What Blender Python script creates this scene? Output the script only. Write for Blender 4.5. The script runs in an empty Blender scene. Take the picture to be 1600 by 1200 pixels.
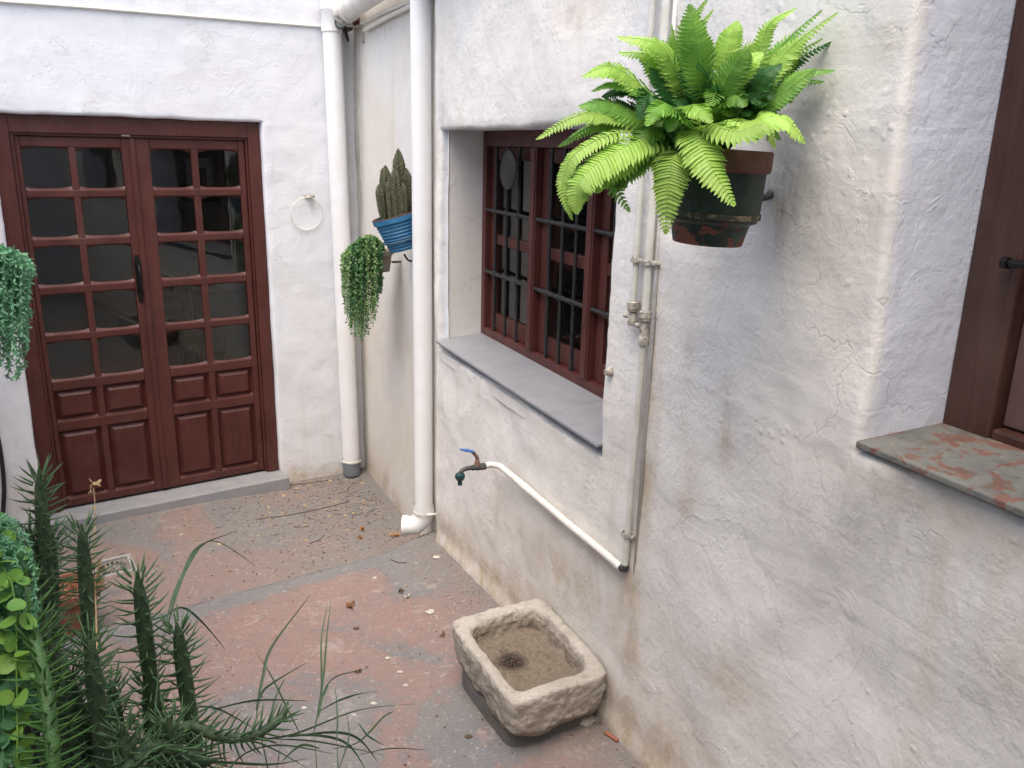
import bpy, bmesh, math, random
from mathutils import Vector, Matrix, noise
random.seed(7)
S = bpy.context.scene
COL = S.collection
V = Vector
PI = math.pi

# ------------------------------------------------------------------ camera
F, VX, VY = 1300.0, 690.0, 5155.0          # focal length (px at 1600 wide) and nadir point of the picture
D_ = V((VX - 800, VY - 600, F)).normalized()
U_ = -D_
f_ = V((0, 0, 1))
Y_ = (f_ - f_.dot(U_) * U_).normalized()
X_ = Y_.cross(U_)
if X_.x < 0: X_ = -X_
CAM = V((0, 0, 2.0))
def c2w(c): return V((X_.dot(c), Y_.dot(c), U_.dot(c)))
def ray(px, py): return c2w(V((px - 800, py - 600, F))).normalized()
cd = bpy.data.cameras.new('camera'); cam = bpy.data.objects.new('camera', cd); COL.objects.link(cam)
cd.sensor_width = 36; cd.lens = F / 1600 * 36; cd.clip_end = 300; cd.clip_start = .02
rx, ry, rz = c2w(V((1, 0, 0))), c2w(V((0, -1, 0))), c2w(V((0, 0, -1)))
cam.matrix_world = Matrix(((rx.x, ry.x, rz.x, CAM.x), (rx.y, ry.y, rz.y, CAM.y), (rx.z, ry.z, rz.z, CAM.z), (0, 0, 0, 1)))
S.camera = cam

# ------------------------------------------------------------------ sky and sun
SUN_EL, SUN_AZ = 68.0, 196.0               # degrees; azimuth clockwise from +Y
w = bpy.data.worlds.new('World'); S.world = w; w.use_nodes = True
nt = w.node_tree; bg = nt.nodes['Background']
sky = nt.nodes.new('ShaderNodeTexSky'); sky.sky_type = 'NISHITA'; sky.sun_disc = False
sky.sun_elevation = math.radians(SUN_EL); sky.sun_rotation = math.radians(SUN_AZ)
sky.dust_density = 5.0; sky.air_density = 1.05; sky.ozone_density = 0.6
nt.links.new(sky.outputs[0], bg.inputs[0]); bg.inputs[1].default_value = 0.15
sl = bpy.data.lights.new('sun', 'SUN'); sl.energy = 1.0; sl.angle = math.radians(70); sl.color = (1.0, .965, .93)
so = bpy.data.objects.new('sun', sl); COL.objects.link(so)
az, el = math.radians(SUN_AZ), math.radians(SUN_EL)
sd = V((math.sin(az) * math.cos(el), math.cos(az) * math.cos(el), math.sin(el)))
so.rotation_euler = sd.to_track_quat('Z', 'Y').to_euler(); so.location = (0, 0, 8)
S.view_settings.view_transform = 'Standard'; S.view_settings.look = 'None'
S.view_settings.exposure = 1.10; S.view_settings.gamma = 1.0
S.render.engine = 'CYCLES'
S.cycles.max_bounces = 7; S.cycles.diffuse_bounces = 4; S.cycles.glossy_bounces = 3; S.cycles.caustics_reflective = False; S.cycles.caustics_refractive = False; S.cycles.transparent_max_bounces = 16

# ------------------------------------------------------------------ the two wall frames
def hz(v): v = v.copy(); v.z = 0; return v.normalized()
uA, uB = hz(ray(2800, 280)), hz(ray(190, 217))
nA = V((uA.y, -uA.x, 0)); nB = V((-uB.y, uB.x, 0))
def hitp(px, py, P, n):
    d = ray(px, py); return CAM + d * ((P - CAM).dot(n) / d.dot(n))
def at_z(px, py, z):
    d = ray(px, py); return CAM + d * ((z - CAM.z) / d.z)
def at_d(px, py, dist): return CAM + ray(px, py) * dist
_DL = at_z(90, 797, 0); PA = _DL + nA * .06
K = hitp(570, 741, PA, nA); K = V((K.x, K.y, 0))
WOFF = .04                                  # the window wall stands this proud of the corner wall
def WA(t, z, d): return K - uA * t + nA * d + V((0, 0, z))
def WB(s, z, d): return K - uB * s + nB * d + V((0, 0, z))
def WW(s, z, d): return WB(s, z, d + WOFF)
def pA(px, py, d=0):
    p = hitp(px, py, PA + nA * d, nA); return (K - p).dot(uA), p.z
def pB(px, py, d=0):
    p = hitp(px, py, K + nB * d, nB); return -(p - K).dot(uB), p.z
def pW(px, py, d=0): return pB(px, py, d + WOFF)
def ab(p): return (p - K).dot(nA), (p - K).dot(nB)      # distance from door wall / from corner wall
_c = uB.cross(uA).z
def from_ab(a, b, z):
    sa = a / (-uB).dot(nA); sb = b / (-uA).dot(nB)
    return K - uB * sa - uA * sb + V((0, 0, z))
def sstep(a, b, x):
    x = max(0.0, min(1.0, (x - a) / (b - a))); return x * x * (3 - 2 * x)
def fbm(p, sc=1.0, o=4): return noise.fractal(p * sc, 1.0, 2.0, o)
RIDGE = 1.47
def floor_z(p):
    a, b = ab(p)
    low = -.06 - .04 * sstep(1.2, .1, b) * sstep(1.2, .1, a) + .012 * sstep(.5, 1.4, a)
    if a < 2.25: up = .088 + (a - RIDGE) * .128
    elif a < 3.4: up = .188 + (a - 2.25) * .07
    else: up = .2685
    rg = RIDGE - .10 * sstep(.35, .08, b) + .02 * noise.noise(V((b * 2.5, 1.7, 0))) + .006 * noise.noise(V((b * 11, 4.7, 0)))
    k = sstep(rg - .05, rg + .03, a)
    z = low * (1 - k) + up * k
    z -= .016 * sstep(rg - .12, rg + .0, a) * (1 - k)
    z += .035 * sstep(.10, .0, b) * .35                    # slurry fillet against the wall
    return z + .004 * fbm(V((p.x, p.y, 0)), 3.1) + .0012 * noise.noise(V((p.x, p.y, 0)) * 22)

# ------------------------------------------------------------------ object helpers
def tag(o, label=None, cat=None, group=None, kind=None):
    if label: o['label'] = label
    if cat: o['category'] = cat
    if group: o['group'] = group
    if kind: o['kind'] = kind
    return o
def thing(name, loc, label, cat, group=None):
    o = bpy.data.objects.new(name, None); COL.objects.link(o); o.location = loc; o.empty_display_size = .05
    return tag(o, label, cat, group)
def worldloc(o):
    p = V((0, 0, 0))
    while o: p = p + o.location; o = o.parent
    return p
class MB:
    def __init__(s): s.v = []; s.f = []; s.s = []; s.attr = None
    def add(s, vs, fs, sm=False):
        b = len(s.v); s.v += [V(p) for p in vs]
        for f in fs: s.f.append([i + b for i in f]); s.s.append(sm)
    def pbox(s, fn, a0, a1, b0, b1, c0, c1):
        vs = [fn(a, b, c) for c in (c0, c1) for b in (b0, b1) for a in (a0, a1)]
        s.add(vs, [(0, 1, 3, 2), (4, 6, 7, 5), (0, 4, 5, 1), (2, 3, 7, 6), (0, 2, 6, 4), (1, 5, 7, 3)])
    def box(s, c, ex, ey, ez):
        c = V(c); s.pbox(lambda a, b, d: c + ex * a + ey * b + ez * d, -.5, .5, -.5, .5, -.5, .5)
    def tube(s, pts, r, n=10, cap=True, sm=True, flat=1.0, up=None):
        pts = [V(p) for p in pts]; m = len(pts)
        rs = r if isinstance(r, (list, tuple)) else [r] * m
        prev = None; rings = []
        for i, p in enumerate(pts):
            d = (pts[min(i + 1, m - 1)] - pts[max(i - 1, 0)])
            if d.length < 1e-9: d = V((0, 0, 1))
            d.normalize()
            if prev is None:
                a = up if up else (V((0, 0, 1)) if abs(d.z) < .9 else V((1, 0, 0)))
                x = d.cross(a).normalized()
            else:
                x = (prev - d * prev.dot(d)).normalized()
            prev = x; y = d.cross(x)
            rings.append([p + (x * math.cos(2 * PI * k / n) + y * flat * math.sin(2 * PI * k / n)) * rs[i] for k in range(n)])
        vs = [q for R in rings for q in R]
        fs = [(i * n + k, i * n + (k + 1) % n, (i + 1) * n + (k + 1) % n, (i + 1) * n + k) for i in range(m - 1) for k in range(n)]
        s.add(vs, fs, sm)
        if cap:
            s.add(rings[0], [tuple(range(n - 1, -1, -1))]); s.add(rings[-1], [tuple(range(n))])
    def lathe(s, prof, c, ax=V((0, 0, 1)), n=40, sm=True, warp=None, closed=False):
        ax = ax.normalized(); a = V((1, 0, 0)) if abs(ax.x) < .9 else V((0, 1, 0))
        x = ax.cross(a).normalized(); y = ax.cross(x); c = V(c)
        vs = []
        for r, z in prof:
            for k in range(n):
                t = 2 * PI * k / n; p = c + ax * z + (x * math.cos(t) + y * math.sin(t)) * r
                vs.append(warp(p, r, z, t) if warp else p)
        m = len(prof)
        fs = [(i * n + k, i * n + (k + 1) % n, (i + 1) * n + (k + 1) % n, (i + 1) * n + k) for i in range(m - 1) for k in range(n)]
        s.add(vs, fs, sm)
    def ball(s, c, r, n=8, sc=(1, 1, 1), jag=0):
        c = V(c); vs = []; fs = []
        for i in range(n // 2 + 1):
            th = PI * i / (n // 2)
            for k in range(n):
                ph = 2 * PI * k / n
                d = V((math.sin(th) * math.cos(ph) * sc[0], math.sin(th) * math.sin(ph) * sc[1], math.cos(th) * sc[2]))
                rr = r * (1 + jag * noise.noise(c * 37 + d * 1.7))
                vs.append(c + d * rr)
        for i in range(n // 2):
            for k in range(n): fs.append((i * n + k, i * n + (k + 1) % n, (i + 1) * n + (k + 1) % n, (i + 1) * n + k))
        s.add(vs, fs, True)
    def build(s, name, mat, parent=None, bevel=0, org=None, seg=2, fix=True, merge=True):
        o0 = worldloc(parent) if parent else (V(org) if org is not None else sum(s.v, V()) / max(1, len(s.v)))
        me = bpy.data.meshes.new(name)
        me.from_pydata([p - o0 for p in s.v], [], s.f)
        me.polygons.foreach_set('use_smooth', s.s)
        if s.attr:
            for an, vals in s.attr.items():
                a = me.attributes.new(an, 'FLOAT', 'POINT'); a.data.foreach_set('value', vals)
        me.materials.append(mat)
        if fix:
            bm = bmesh.new(); bm.from_mesh(me)
            if merge: bmesh.ops.remove_doubles(bm, verts=bm.verts, dist=1e-5)
            bmesh.ops.recalc_face_normals(bm, faces=bm.faces)
            if merge:
                for e in bm.edges:
                    lf = e.link_faces
                    if len(lf) == 2 and (lf[0].smooth != lf[1].smooth or (lf[0].smooth and e.calc_face_angle(0) > .85)): e.smooth = False
            bm.to_mesh(me); bm.free()
        me.update()
        o = bpy.data.objects.new(name, me); COL.objects.link(o)
        if parent: o.parent = parent
        else: o.location = o0
        if bevel:
            b = o.modifiers.new('edge', 'BEVEL'); b.width = bevel; b.segments = seg; b.limit_method = 'ANGLE'; b.angle_limit = .7
            b.harden_normals = False
        return o
def bez(p0, p1, p2, n):
    return [p0 * (1 - t) ** 2 + p1 * 2 * t * (1 - t) + p2 * t * t for t in [i / (n - 1) for i in range(n)]]
def spline(P, n):
    P = [V(p) for p in P]; out = []; m = len(P) - 1
    for i in range(n):
        t = i / (n - 1) * m; k = min(int(t), m - 1); u = t - k
        a = P[max(k - 1, 0)]; b = P[k]; c = P[k + 1]; d = P[min(k + 2, m)]
        out.append(.5 * ((2 * b) + (c - a) * u + (2 * a - 5 * b + 4 * c - d) * u * u + (3 * b - a - 3 * c + d) * u ** 3))
    return out

# ------------------------------------------------------------------ materials
class N:
    def __init__(s, name):
        s.m = bpy.data.materials.new(name); s.m.use_nodes = True; s.t = s.m.node_tree
        s.b = s.t.nodes['Principled BSDF']; s.out = s.t.nodes['Material Output']
        s.pos = s.t.nodes.new('ShaderNodeNewGeometry').outputs['Position']
    def L(s, a, b): s.t.links.new(a, b)
    def mapv(s, sc, loc=(0, 0, 0)):
        n = s.t.nodes.new('ShaderNodeMapping'); n.inputs['Scale'].default_value = sc if isinstance(sc, tuple) else (sc,) * 3
        n.inputs['Location'].default_value = loc; s.L(s.pos, n.inputs[0]); return n.outputs[0]
    def noise(s, sc, det=5, rough=.6, dist=0.0, loc=(0, 0, 0), out='Fac'):
        n = s.t.nodes.new('ShaderNodeTexNoise'); n.inputs['Scale'].default_value = 1; n.inputs['Detail'].default_value = det
        n.inputs['Roughness'].default_value = rough; n.inputs['Distortion'].default_value = dist
        s.L(s.mapv(sc, loc), n.inputs['Vector']); return n.outputs[out]
    def voro(s, sc, feat='F1', out='Distance', loc=(0, 0, 0)):
        n = s.t.nodes.new('ShaderNodeTexVoronoi'); n.feature = feat; n.inputs['Scale'].default_value = 1
        s.L(s.mapv(sc, loc), n.inputs['Vector']); return n.outputs[out]
    def ramp(s, fac, stops, interp='LINEAR'):
        n = s.t.nodes.new('ShaderNodeValToRGB'); n.color_ramp.interpolation = interp
        e = n.color_ramp.elements
        while len(e) < len(stops): e.new(.5)
        for el, (p, c) in zip(e, stops):
            el.position = p; el.color = (c, c, c, 1) if isinstance(c, (int, float)) else (*c, 1)
        s.L(fac, n.inputs[0]); return n.outputs[0]
    def mix(s, f, a, b, mode='MIX'):
        n = s.t.nodes.new('ShaderNodeMix'); n.data_type = 'RGBA'; n.blend_type = mode; n.clamp_factor = True
        for i, x in ((0, f), (6, a), (7, b)):
            if hasattr(x, 'default_value') or hasattr(x, 'links'): s.L(x, n.inputs[i])
            elif i == 0: n.inputs[0].default_value = x
            else: n.inputs[i].default_value = (*x, 1) if not isinstance(x, (int, float)) else (x, x, x, 1)
        return n.outputs[2]
    def math(s, op, a, b=None, c=None):
        n = s.t.nodes.new('ShaderNodeMath'); n.operation = op
        for i, x in enumerate((a, b, c)):
            if x is None: continue
            if isinstance(x, (int, float)): n.inputs[i].default_value = x
            else: s.L(x, n.inputs[i])
        return n.outputs[0]
    def attr(s, name):
        n = s.t.nodes.new('ShaderNodeAttribute'); n.attribute_name = name; return n.outputs['Fac']
    def bump(s, hs, dist=.002, strength=1.0, prev=None):
        n = s.t.nodes.new('ShaderNodeBump'); n.inputs['Strength'].default_value = strength; n.inputs['Distance'].default_value = dist
        s.L(hs, n.inputs['Height'])
        if prev: s.L(prev, n.inputs['Normal'])
        s.L(n.outputs[0], s.b.inputs['Normal']); return n.outputs[0]
    def done(s, col=None, rough=None, spec=None, metal=None):
        for nm, x in (('Base Color', col), ('Roughness', rough), ('Specular IOR Level', spec), ('Metallic', metal)):
            if x is None: continue
            if isinstance(x, (int, float)): s.b.inputs[nm].default_value = x
            elif isinstance(x, tuple): s.b.inputs[nm].default_value = (*x, 1)
            else: s.L(x, s.b.inputs[nm])
        return s.m

def plaster(name, base, tint, dirtcol, lump=1.0, lumpy=1.0):
    m = N(name)
    big = m.noise(1.6, 5, .62, .4); mid = m.noise(7, 6, .65); fine = m.noise(60, 4, .6)
    col = m.mix(m.ramp(big, [(.38, 0), (.66, 1)]), base, tint)
    col = m.mix(m.ramp(mid, [(.30, .30), (.52, 0)]), col, tuple(x * .86 for x in base))
    col = m.mix(m.attr('limeblue'), col, (.72, .77, .87))  # bluer white on the faces inside the openings
    stain = m.attr('dirt')
    st = m.math('MULTIPLY', stain, m.ramp(m.noise((9, 9, 5), 8, .75, .6), [(.30, .05), (.68, 1.05)]))
    col = m.mix(st, col, dirtcol)
    st2 = m.math('MULTIPLY', m.attr('grime'), m.ramp(m.noise((22, 22, 7), 6, .7), [(.35, .2), (.6, 1)]))
    col = m.mix(st2, col, (.27, .26, .23))  # grime and painted shadow share this dark grey
    spk = m.ramp(m.voro(26, loc=(3, 1, 2)), [(.035, 1), (.06, 0)])
    spk = m.math('MULTIPLY', spk, m.ramp(m.noise(3, 3), [(.48, 0), (.6, .7)]))
    col = m.mix(spk, col, (.28, .22, .16))
    drip = m.math('MULTIPLY', m.ramp(m.noise((11, 11, .7), 4, .6, .2, (2, 2, 2)), [(.56, 0), (.72, .55)]), m.ramp(m.noise(1.9, 3, loc=(6, 1, 4)), [(.45, 0), (.62, 1)]))
    col = m.mix(drip, col, tuple(x * y for x, y in zip(base, (.80, .74, .64))))
    dv = m.t.nodes.new('ShaderNodeVectorMath'); dv.operation = 'ADD'
    sc_ = m.t.nodes.new('ShaderNodeVectorMath'); sc_.operation = 'SCALE'; sc_.inputs['Scale'].default_value = .9
    m.L(m.noise(5, 4, .6, out='Color'), sc_.inputs[0]); m.L(m.mapv((1.5, 1.5, 1.2)), dv.inputs[0]); m.L(sc_.outputs[0], dv.inputs[1])
    vo = m.t.nodes.new('ShaderNodeTexVoronoi'); vo.feature = 'DISTANCE_TO_EDGE'; vo.inputs['Scale'].default_value = 1; m.L(dv.outputs[0], vo.inputs['Vector'])
    crack = m.math('MULTIPLY', m.ramp(vo.outputs['Distance'], [(.0035, 1), (.010, 0)]), m.ramp(m.noise(1.7, 3, loc=(1, 8, 3)), [(.52, 0), (.58, 1)]))
    col = m.mix(m.math('MULTIPLY', crack, .18), col, (.33, .28, .22))
    # relief: trowel sweeps, blobs of old whitewash, flaked edges
    flow = m.noise((11, 11, 7), 5, .52, .5); sweep = m.noise((3, 3, 22), 4, .5, 1.2, (4, 4, 4))
    blob = m.ramp(m.voro(34, 'SMOOTH_F1'), [(.05, 1), (.30, 0)])
    blob = m.math('MULTIPLY', blob, m.ramp(m.noise(4, 3, loc=(2, 0, 0)), [(.53, 0), (.68, .8)]))
    flake = m.math('MULTIPLY', m.ramp(m.noise((5, 5, 4), 6, .6, 1.0, (5, 5, 5)), [(.49, 0), (.51, 1)]), m.ramp(m.noise(2.2, 3), [(.46, 0), (.56, 1)]))
    rgh = m.ramp(m.noise(1.3, 3, loc=(9, 2, 2)), [(.40, .25), (.62, 1)])
    b = m.bump(flow, .0075 * lump, 1.0)
    b = m.bump(sweep, .0022 * lump, .7, b)
    b = m.bump(blob, .0030 * lumpy, .8, b)
    b = m.bump(flake, .0010, .7, b)
    b = m.bump(m.math('MULTIPLY', m.noise(55, 5, .66), rgh), .0032 * lumpy, .9, b)
    b = m.bump(crack, -.0008, .6, b)
    return m.done(col, .88, .25)
M = {}
M['wallA'] = plaster('whitewash_door_wall', (.765, .78, .81), (.74, .745, .755), (.52, .43, .32), .62, .7)
M['wallC'] = plaster('whitewash_corner_wall', (.74, .73, .70), (.70, .66, .59), (.50, .42, .32), .5, .4)
M['wallB'] = plaster('whitewash_window_wall', (.775, .765, .735), (.74, .715, .66), (.48, .385, .27), .78, 1.0)

m = N('worn_painted_concrete')                              # grey-blue floor paint worn down to a red coat
base = m.mix(m.ramp(m.noise(2.3, 5), [(.4, 0), (.65, 1)]), (.205, .196, .190), (.172, .172, .180))
red = m.mix(m.noise(13, 4), (.285, .158, .128), (.285, .195, .165))
wear = m.noise((1.7, 1.7, 1.7), 9, .66, .5, (2.3, 9.1, 0))
wear = m.math('ADD', wear, m.math('MULTIPLY', m.attr('red'), .22))
wear = m.math('ADD', wear, m.math('MULTIPLY', m.math('SUBTRACT', m.noise(24, 8, .78, .2, (4, 4, 0)), .5), .34))
wr = m.ramp(wear, [(.52, 0), (.575, .75), (.68, 1)])
wr = m.math('MULTIPLY', wr, m.ramp(m.noise(34, 6, .75), [(.30, .35), (.55, 1)]))
col = m.mix(wr, base, red)
scr = m.ramp(m.noise((7, 6, 6), 8, .76, .3, (7, 7, 7)), [(.57, 0), (.66, .5)])
col = m.mix(scr, col, (.46, .42, .37))
dst = m.math('MULTIPLY', m.attr('dust'), m.ramp(m.noise(6, 8, .7), [(.3, .35), (.62, 1.1)]))
col = m.mix(dst, col, (.195, .180, .166))
grn = m.noise(120, 4, .8, 0, (2, 2, 2)); col = m.mix(m.ramp(grn, [(.35, .30), (.5, 0)]), col, (.17, .15, .135)); col = m.mix(m.ramp(grn, [(.55, 0), (.72, .35)]), col, (.44, .40, .36))
chip = m.ramp(m.noise(48, 5, .7, .3, (1, 2, 3)), [(.60, 0), (.65, .7)])
col = m.mix(chip, col, (.42, .38, .33))
dk = m.ramp(m.noise(27, 5, .7, .3, (8, 2, 3)), [(.62, 0), (.70, .55)])
col = m.mix(dk, col, (.13, .115, .10))
b = m.bump(m.noise(4, 6, .6), .012); b = m.bump(m.noise(70, 5, .7), .0022, 1, b); b = m.bump(wr, .0012, 1, b)
M['floor'] = m.done(col, m.ramp(m.noise(9, 4), [(.3, .55), (.7, .85)]), .35)

def wood(name, c1, c2, rough=.38, grain=1.0):
    m = N(name)
    g = m.noise((55, 55, 3.2), 6, .62, .5); v = m.noise(4, 4, .6)
    col = m.mix(m.ramp(g, [(.35, 0), (.68, 1)]), c1, c2)
    col = m.mix(m.ramp(v, [(.42, 0), (.75, .5)]), col, tuple(x * 1.35 + .008 for x in c1))
    sc = m.ramp(m.noise((70, 70, 9), 5, .75, 0, (4, 4, 4)), [(.69, 0), (.74, .6)])
    col = m.mix(sc, col, (.30, .20, .15))
    dd = m.ramp(m.noise(3.3, 6, .7, .3, (9, 1, 1)), [(.55, 0), (.78, .22)])
    col = m.mix(dd, col, (.17, .12, .095))
    b = m.bump(g, .0016 * grain, .8); b = m.bump(m.noise(30, 3), .0012, .6, b)
    return m.done(col, m.ramp(m.noise(17, 4), [(.3, rough), (.7, rough + .22)]), .45)
M['door'] = wood('oxblood_painted_wood', (.082, .0200, .0140), (.050, .0132, .0100), .36)
M['doorpanel'] = wood('oxblood_painted_panel', (.078, .0175, .0120), (.048, .0115, .0088), .38)
M['winwood'] = wood('red_brown_varnished_wood', (.095, .026, .020), (.053, .0155, .0125), .34)
M['niche'] = wood('weathered_brown_wood', (.062, .025, .017), (.030, .013, .009), .42, 1.8)
M['shutter'] = wood('faded_mauve_brown_wood', (.115, .066, .056), (.085, .048, .042), .55)
M['furn'] = wood('dark_furniture_wood', (.05, .025, .015), (.03, .015, .01), .4)

m = N('window_glass')
gl = m.t.nodes.new('ShaderNodeBsdfGlossy'); gl.inputs['Roughness'].default_value = .015
tr = m.t.nodes.new('ShaderNodeBsdfTransparent'); tr.inputs[0].default_value = (.80, .84, .82, 1)
fr = m.t.nodes.new('ShaderNodeFresnel'); fr.inputs[0].default_value = 1.5
mx = m.t.nodes.new('ShaderNodeMixShader'); m.L(m.math('MULTIPLY', fr.outputs[0], 1.2), mx.inputs[0]); m.L(tr.outputs[0], mx.inputs[1]); m.L(gl.outputs[0], mx.inputs[2])
df = m.t.nodes.new('ShaderNodeBsdfDiffuse'); df.inputs[0].default_value = (.35, .33, .3, 1)
m2 = m.t.nodes.new('ShaderNodeMixShader'); m.L(m.ramp(m.noise(9, 6, .7), [(.4, .003), (.75, .022)]), m2.inputs[0]); m.L(mx.outputs[0], m2.inputs[1]); m.L(df.outputs[0], m2.inputs[2])
m.L(m2.outputs[0], m.out.inputs[0])
bn = m.t.nodes.new('ShaderNodeBump'); bn.inputs['Distance'].default_value = .0012; m.L(m.noise(3.5, 2), bn.inputs['Height']); m.L(bn.outputs[0], gl.inputs['Normal'])
M['glass'] = m.m

def simple(name, col, rough=.5, metal=0, var=.15, sc=18, bumpd=.0008, col2=None, spec=.5, thr=(.35, .7)):
    m = N(name)
    c2 = col2 if col2 else tuple(x * (1 - var) for x in col)
    c = m.mix(m.ramp(m.noise(sc, 6, .68), [(thr[0], 0), (thr[1], 1)]), col, c2)
    m.bump(m.noise(sc * 2.5, 4, .6), bumpd)
    return m.done(c, rough, spec, metal)
M['pvc'] = simple('white_painted_pvc', (.86, .87, .88), .42, 0, .06, 6, .0006, (.79, .79, .77))
M['pvcdirty'] = simple('white_pvc_with_grime', (.76, .74, .70), .5, 0, .2, 9, .001, (.55, .50, .42), thr=(.45, .8))
M['greycap'] = simple('grey_plastic', (.17, .19, .21), .55, 0, .3, 20)
M['pipeg'] = simple('greenish_white_painted_pipe', (.72, .72, .67), .5, 0, .2, 22, .001, (.58, .57, .50))
M['pipew'] = simple('cream_white_painted_pipe', (.78, .765, .71), .45, 0, .1, 30, .0018, (.66, .62, .54))
M['pipegrime'] = simple('whitewashed_metal_fitting', (.52, .49, .43), .7, 0, .3, 90, .002, (.22, .19, .155), thr=(.42, .6))
M['darkmetal'] = simple('dark_tarnished_metal', (.10, .105, .10), .55, .4, .4, 60, .001)
M['rust'] = simple('rusted_metal', (.16, .06, .04), .75, .2, .4, 90, .0015, (.30, .22, .17))
M['bluepl'] = simple('blue_plastic_grip', (.05, .16, .45), .4)
M['greenpl'] = simple('dark_green_plastic', (.012, .07, .065), .4, 0, .4, 60)
M['iron'] = simple('black_painted_iron', (.020, .021, .022), .42, .3, .4, 40, .0012, (.045, .045, .042))
M['ironblack'] = simple('black_handle_iron', (.012, .012, .013), .35, .5, .3, 40)
M['slate'] = simple('grey_stone_tile', (.235, .245, .265), .42, 0, .2, 9, .0008, (.30, .305, .315))
M['slatedge'] = simple('grey_stone_step', (.255, .265, .285), .6, 0, .2, 11, .001, (.33, .325, .32))
M['mortar'] = simple('pale_mortar', (.40, .385, .36), .9, 0, .3, 60, .002)
M['stone'] = None
m = N('pale_limestone')
c = m.mix(m.ramp(m.noise(8, 7, .7), [(.35, 0), (.65, 1)]), (.58, .54, .475), (.46, .42, .36))
c = m.mix(m.ramp(m.noise(30, 6, .7, 0, (3, 3, 3)), [(.55, 0), (.7, .7)]), c, (.27, .225, .17))
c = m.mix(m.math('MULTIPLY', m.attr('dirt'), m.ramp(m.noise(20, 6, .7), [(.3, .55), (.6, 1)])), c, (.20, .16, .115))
c = m.mix(m.ramp(m.voro(60), [(.05, .8), (.12, 0)]), c, (.17, .14, .11))
b = m.bump(m.noise(26, 7, .7, .3), .016); b = m.bump(m.noise(120, 4, .6), .0025, 1, b)
M['stone'] = m.done(c, .92, .2)
m = N('sediment_in_basin')
c = m.mix(m.ramp(m.noise(60, 6, .7), [(.35, 0), (.65, 1)]), (.25, .205, .155), (.17, .14, .105))
c = m.mix(m.math('MULTIPLY', m.attr('dirt'), m.ramp(m.noise(110, 5, .7), [(.32, .25), (.5, 1)])), c, (.022, .019, .021))
m.bump(m.noise(160, 5, .7), .004); M['sediment'] = m.done(c, .95, .1)
M['concrete'] = simple('dirty_grey_concrete', (.15, .145, .135), .9, 0, .3, 14, .003, (.13, .12, .105))
M['terracotta'] = simple('terracotta_clay', (.36, .14, .085), .85, 0, .3, 30, .001, (.26, .10, .065))
m = N('peeling_dark_green_paint_on_clay')
pn = m.noise((20, 20, 26), 7, .68, .7, (3.1, 2.2, 5.2))
chip = m.ramp(m.math('ADD', pn, m.math('MULTIPLY', m.attr('bare'), .34)), [(.655, 0), (.68, 1)])
g = m.mix(m.ramp(m.noise(40, 5), [(.4, 0), (.7, 1)]), (.012, .026, .018), (.028, .045, .031))
cl = m.mix(m.noise(25, 5), (.24, .085, .055), (.15, .055, .038))
c = m.mix(chip, g, cl); b = m.bump(chip, .001, 1); 
b.node.invert = True
b = m.bump(m.noise(60, 4), .0012, .8, b); M['greenpot'] = m.done(c, m.ramp(chip, [(0, .42), (1, .8)]), .4)
m = N('blue_paint_on_ribbed_clay')
c = m.mix(m.ramp(m.noise((12, 12, 60), 5, .6), [(.38, 0), (.7, 1)]), (.030, .155, .30), (.055, .22, .38))
c = m.mix(m.ramp(m.noise(40, 6, .7, 0, (2, 2, 2)), [(.63, 0), (.68, .8)]), c, (.20, .10, .07))
m.bump(m.noise(60, 4), .001); M['bluepot'] = m.done(c, .5, .4)
M['browncl'] = simple('bare_brown_clay_rim', (.16, .072, .050), .85, 0, .3, 40)
M['soil'] = simple('dark_potting_soil', (.045, .032, .022), .95, 0, .4, 60, .006, (.10, .075, .05))
def leafm(name, c1, c2, sc=25, tr=.35, rough=.45, bump=.0006):
    m = N(name)
    oi = m.t.nodes.new('ShaderNodeObjectInfo').outputs['Random']
    c = m.mix(m.ramp(m.noise(sc, 4, .6), [(.32, 0), (.68, 1)]), c1, c2)
    hs = m.t.nodes.new('ShaderNodeHueSaturation'); m.L(c, hs.inputs['Color'])
    mr = m.t.nodes.new('ShaderNodeMapRange'); m.L(oi, mr.inputs[0]); mr.inputs[3].default_value = .78; mr.inputs[4].default_value = 1.18
    m.L(mr.outputs[0], hs.inputs['Value'])
    m.bump(m.noise(sc * 4, 3), bump)
    m.done(hs.outputs[0], rough, .35)
    t = m.t.nodes.new('ShaderNodeBsdfTranslucent'); m.L(hs.outputs[0], t.inputs[0])
    mx = m.t.nodes.new('ShaderNodeMixShader'); mx.inputs[0].default_value = tr
    m.L(m.b.outputs[0], mx.inputs[1]); m.L(t.outputs[0], mx.inputs[2]); m.L(mx.outputs[0], m.out.inputs[0])
    return m.m
M['fern'] = leafm('bright_lime_fern', (.47, .69, .16), (.35, .58, .105))
M['fernmid'] = leafm('mid_green_fern', (.27, .50, .09), (.17, .38, .065))
M['ferndark'] = leafm('deep_green_fern', (.045, .15, .04), (.07, .21, .05))
M['rachis'] = simple('green_frond_stalk', (.07, .18, .03), .5)
M['needle'] = leafm('dark_green_cactus_leaf', (.060, .125, .050), (.10, .20, .080), 30, .12)
M['needlelite'] = leafm('fresh_green_cactus_leaf', (.10, .24, .05), (.07, .18, .04), 30, .15)
M['stem'] = simple('dark_green_cactus_stem', (.030, .062, .026), .6, 0, .4, 45, .003, (.085, .125, .055), thr=(.45, .68))
M['scar'] = simple('pale_leaf_scar', (.16, .20, .11), .8)
M['stemlite'] = simple('light_green_cactus_stem', (.045, .12, .03), .5, 0, .3, 40, .004, (.08, .18, .05))
M['trail'] = leafm('trailing_plant_leaf', (.06, .17, .065), (.12, .28, .10), 60, .25)
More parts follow.
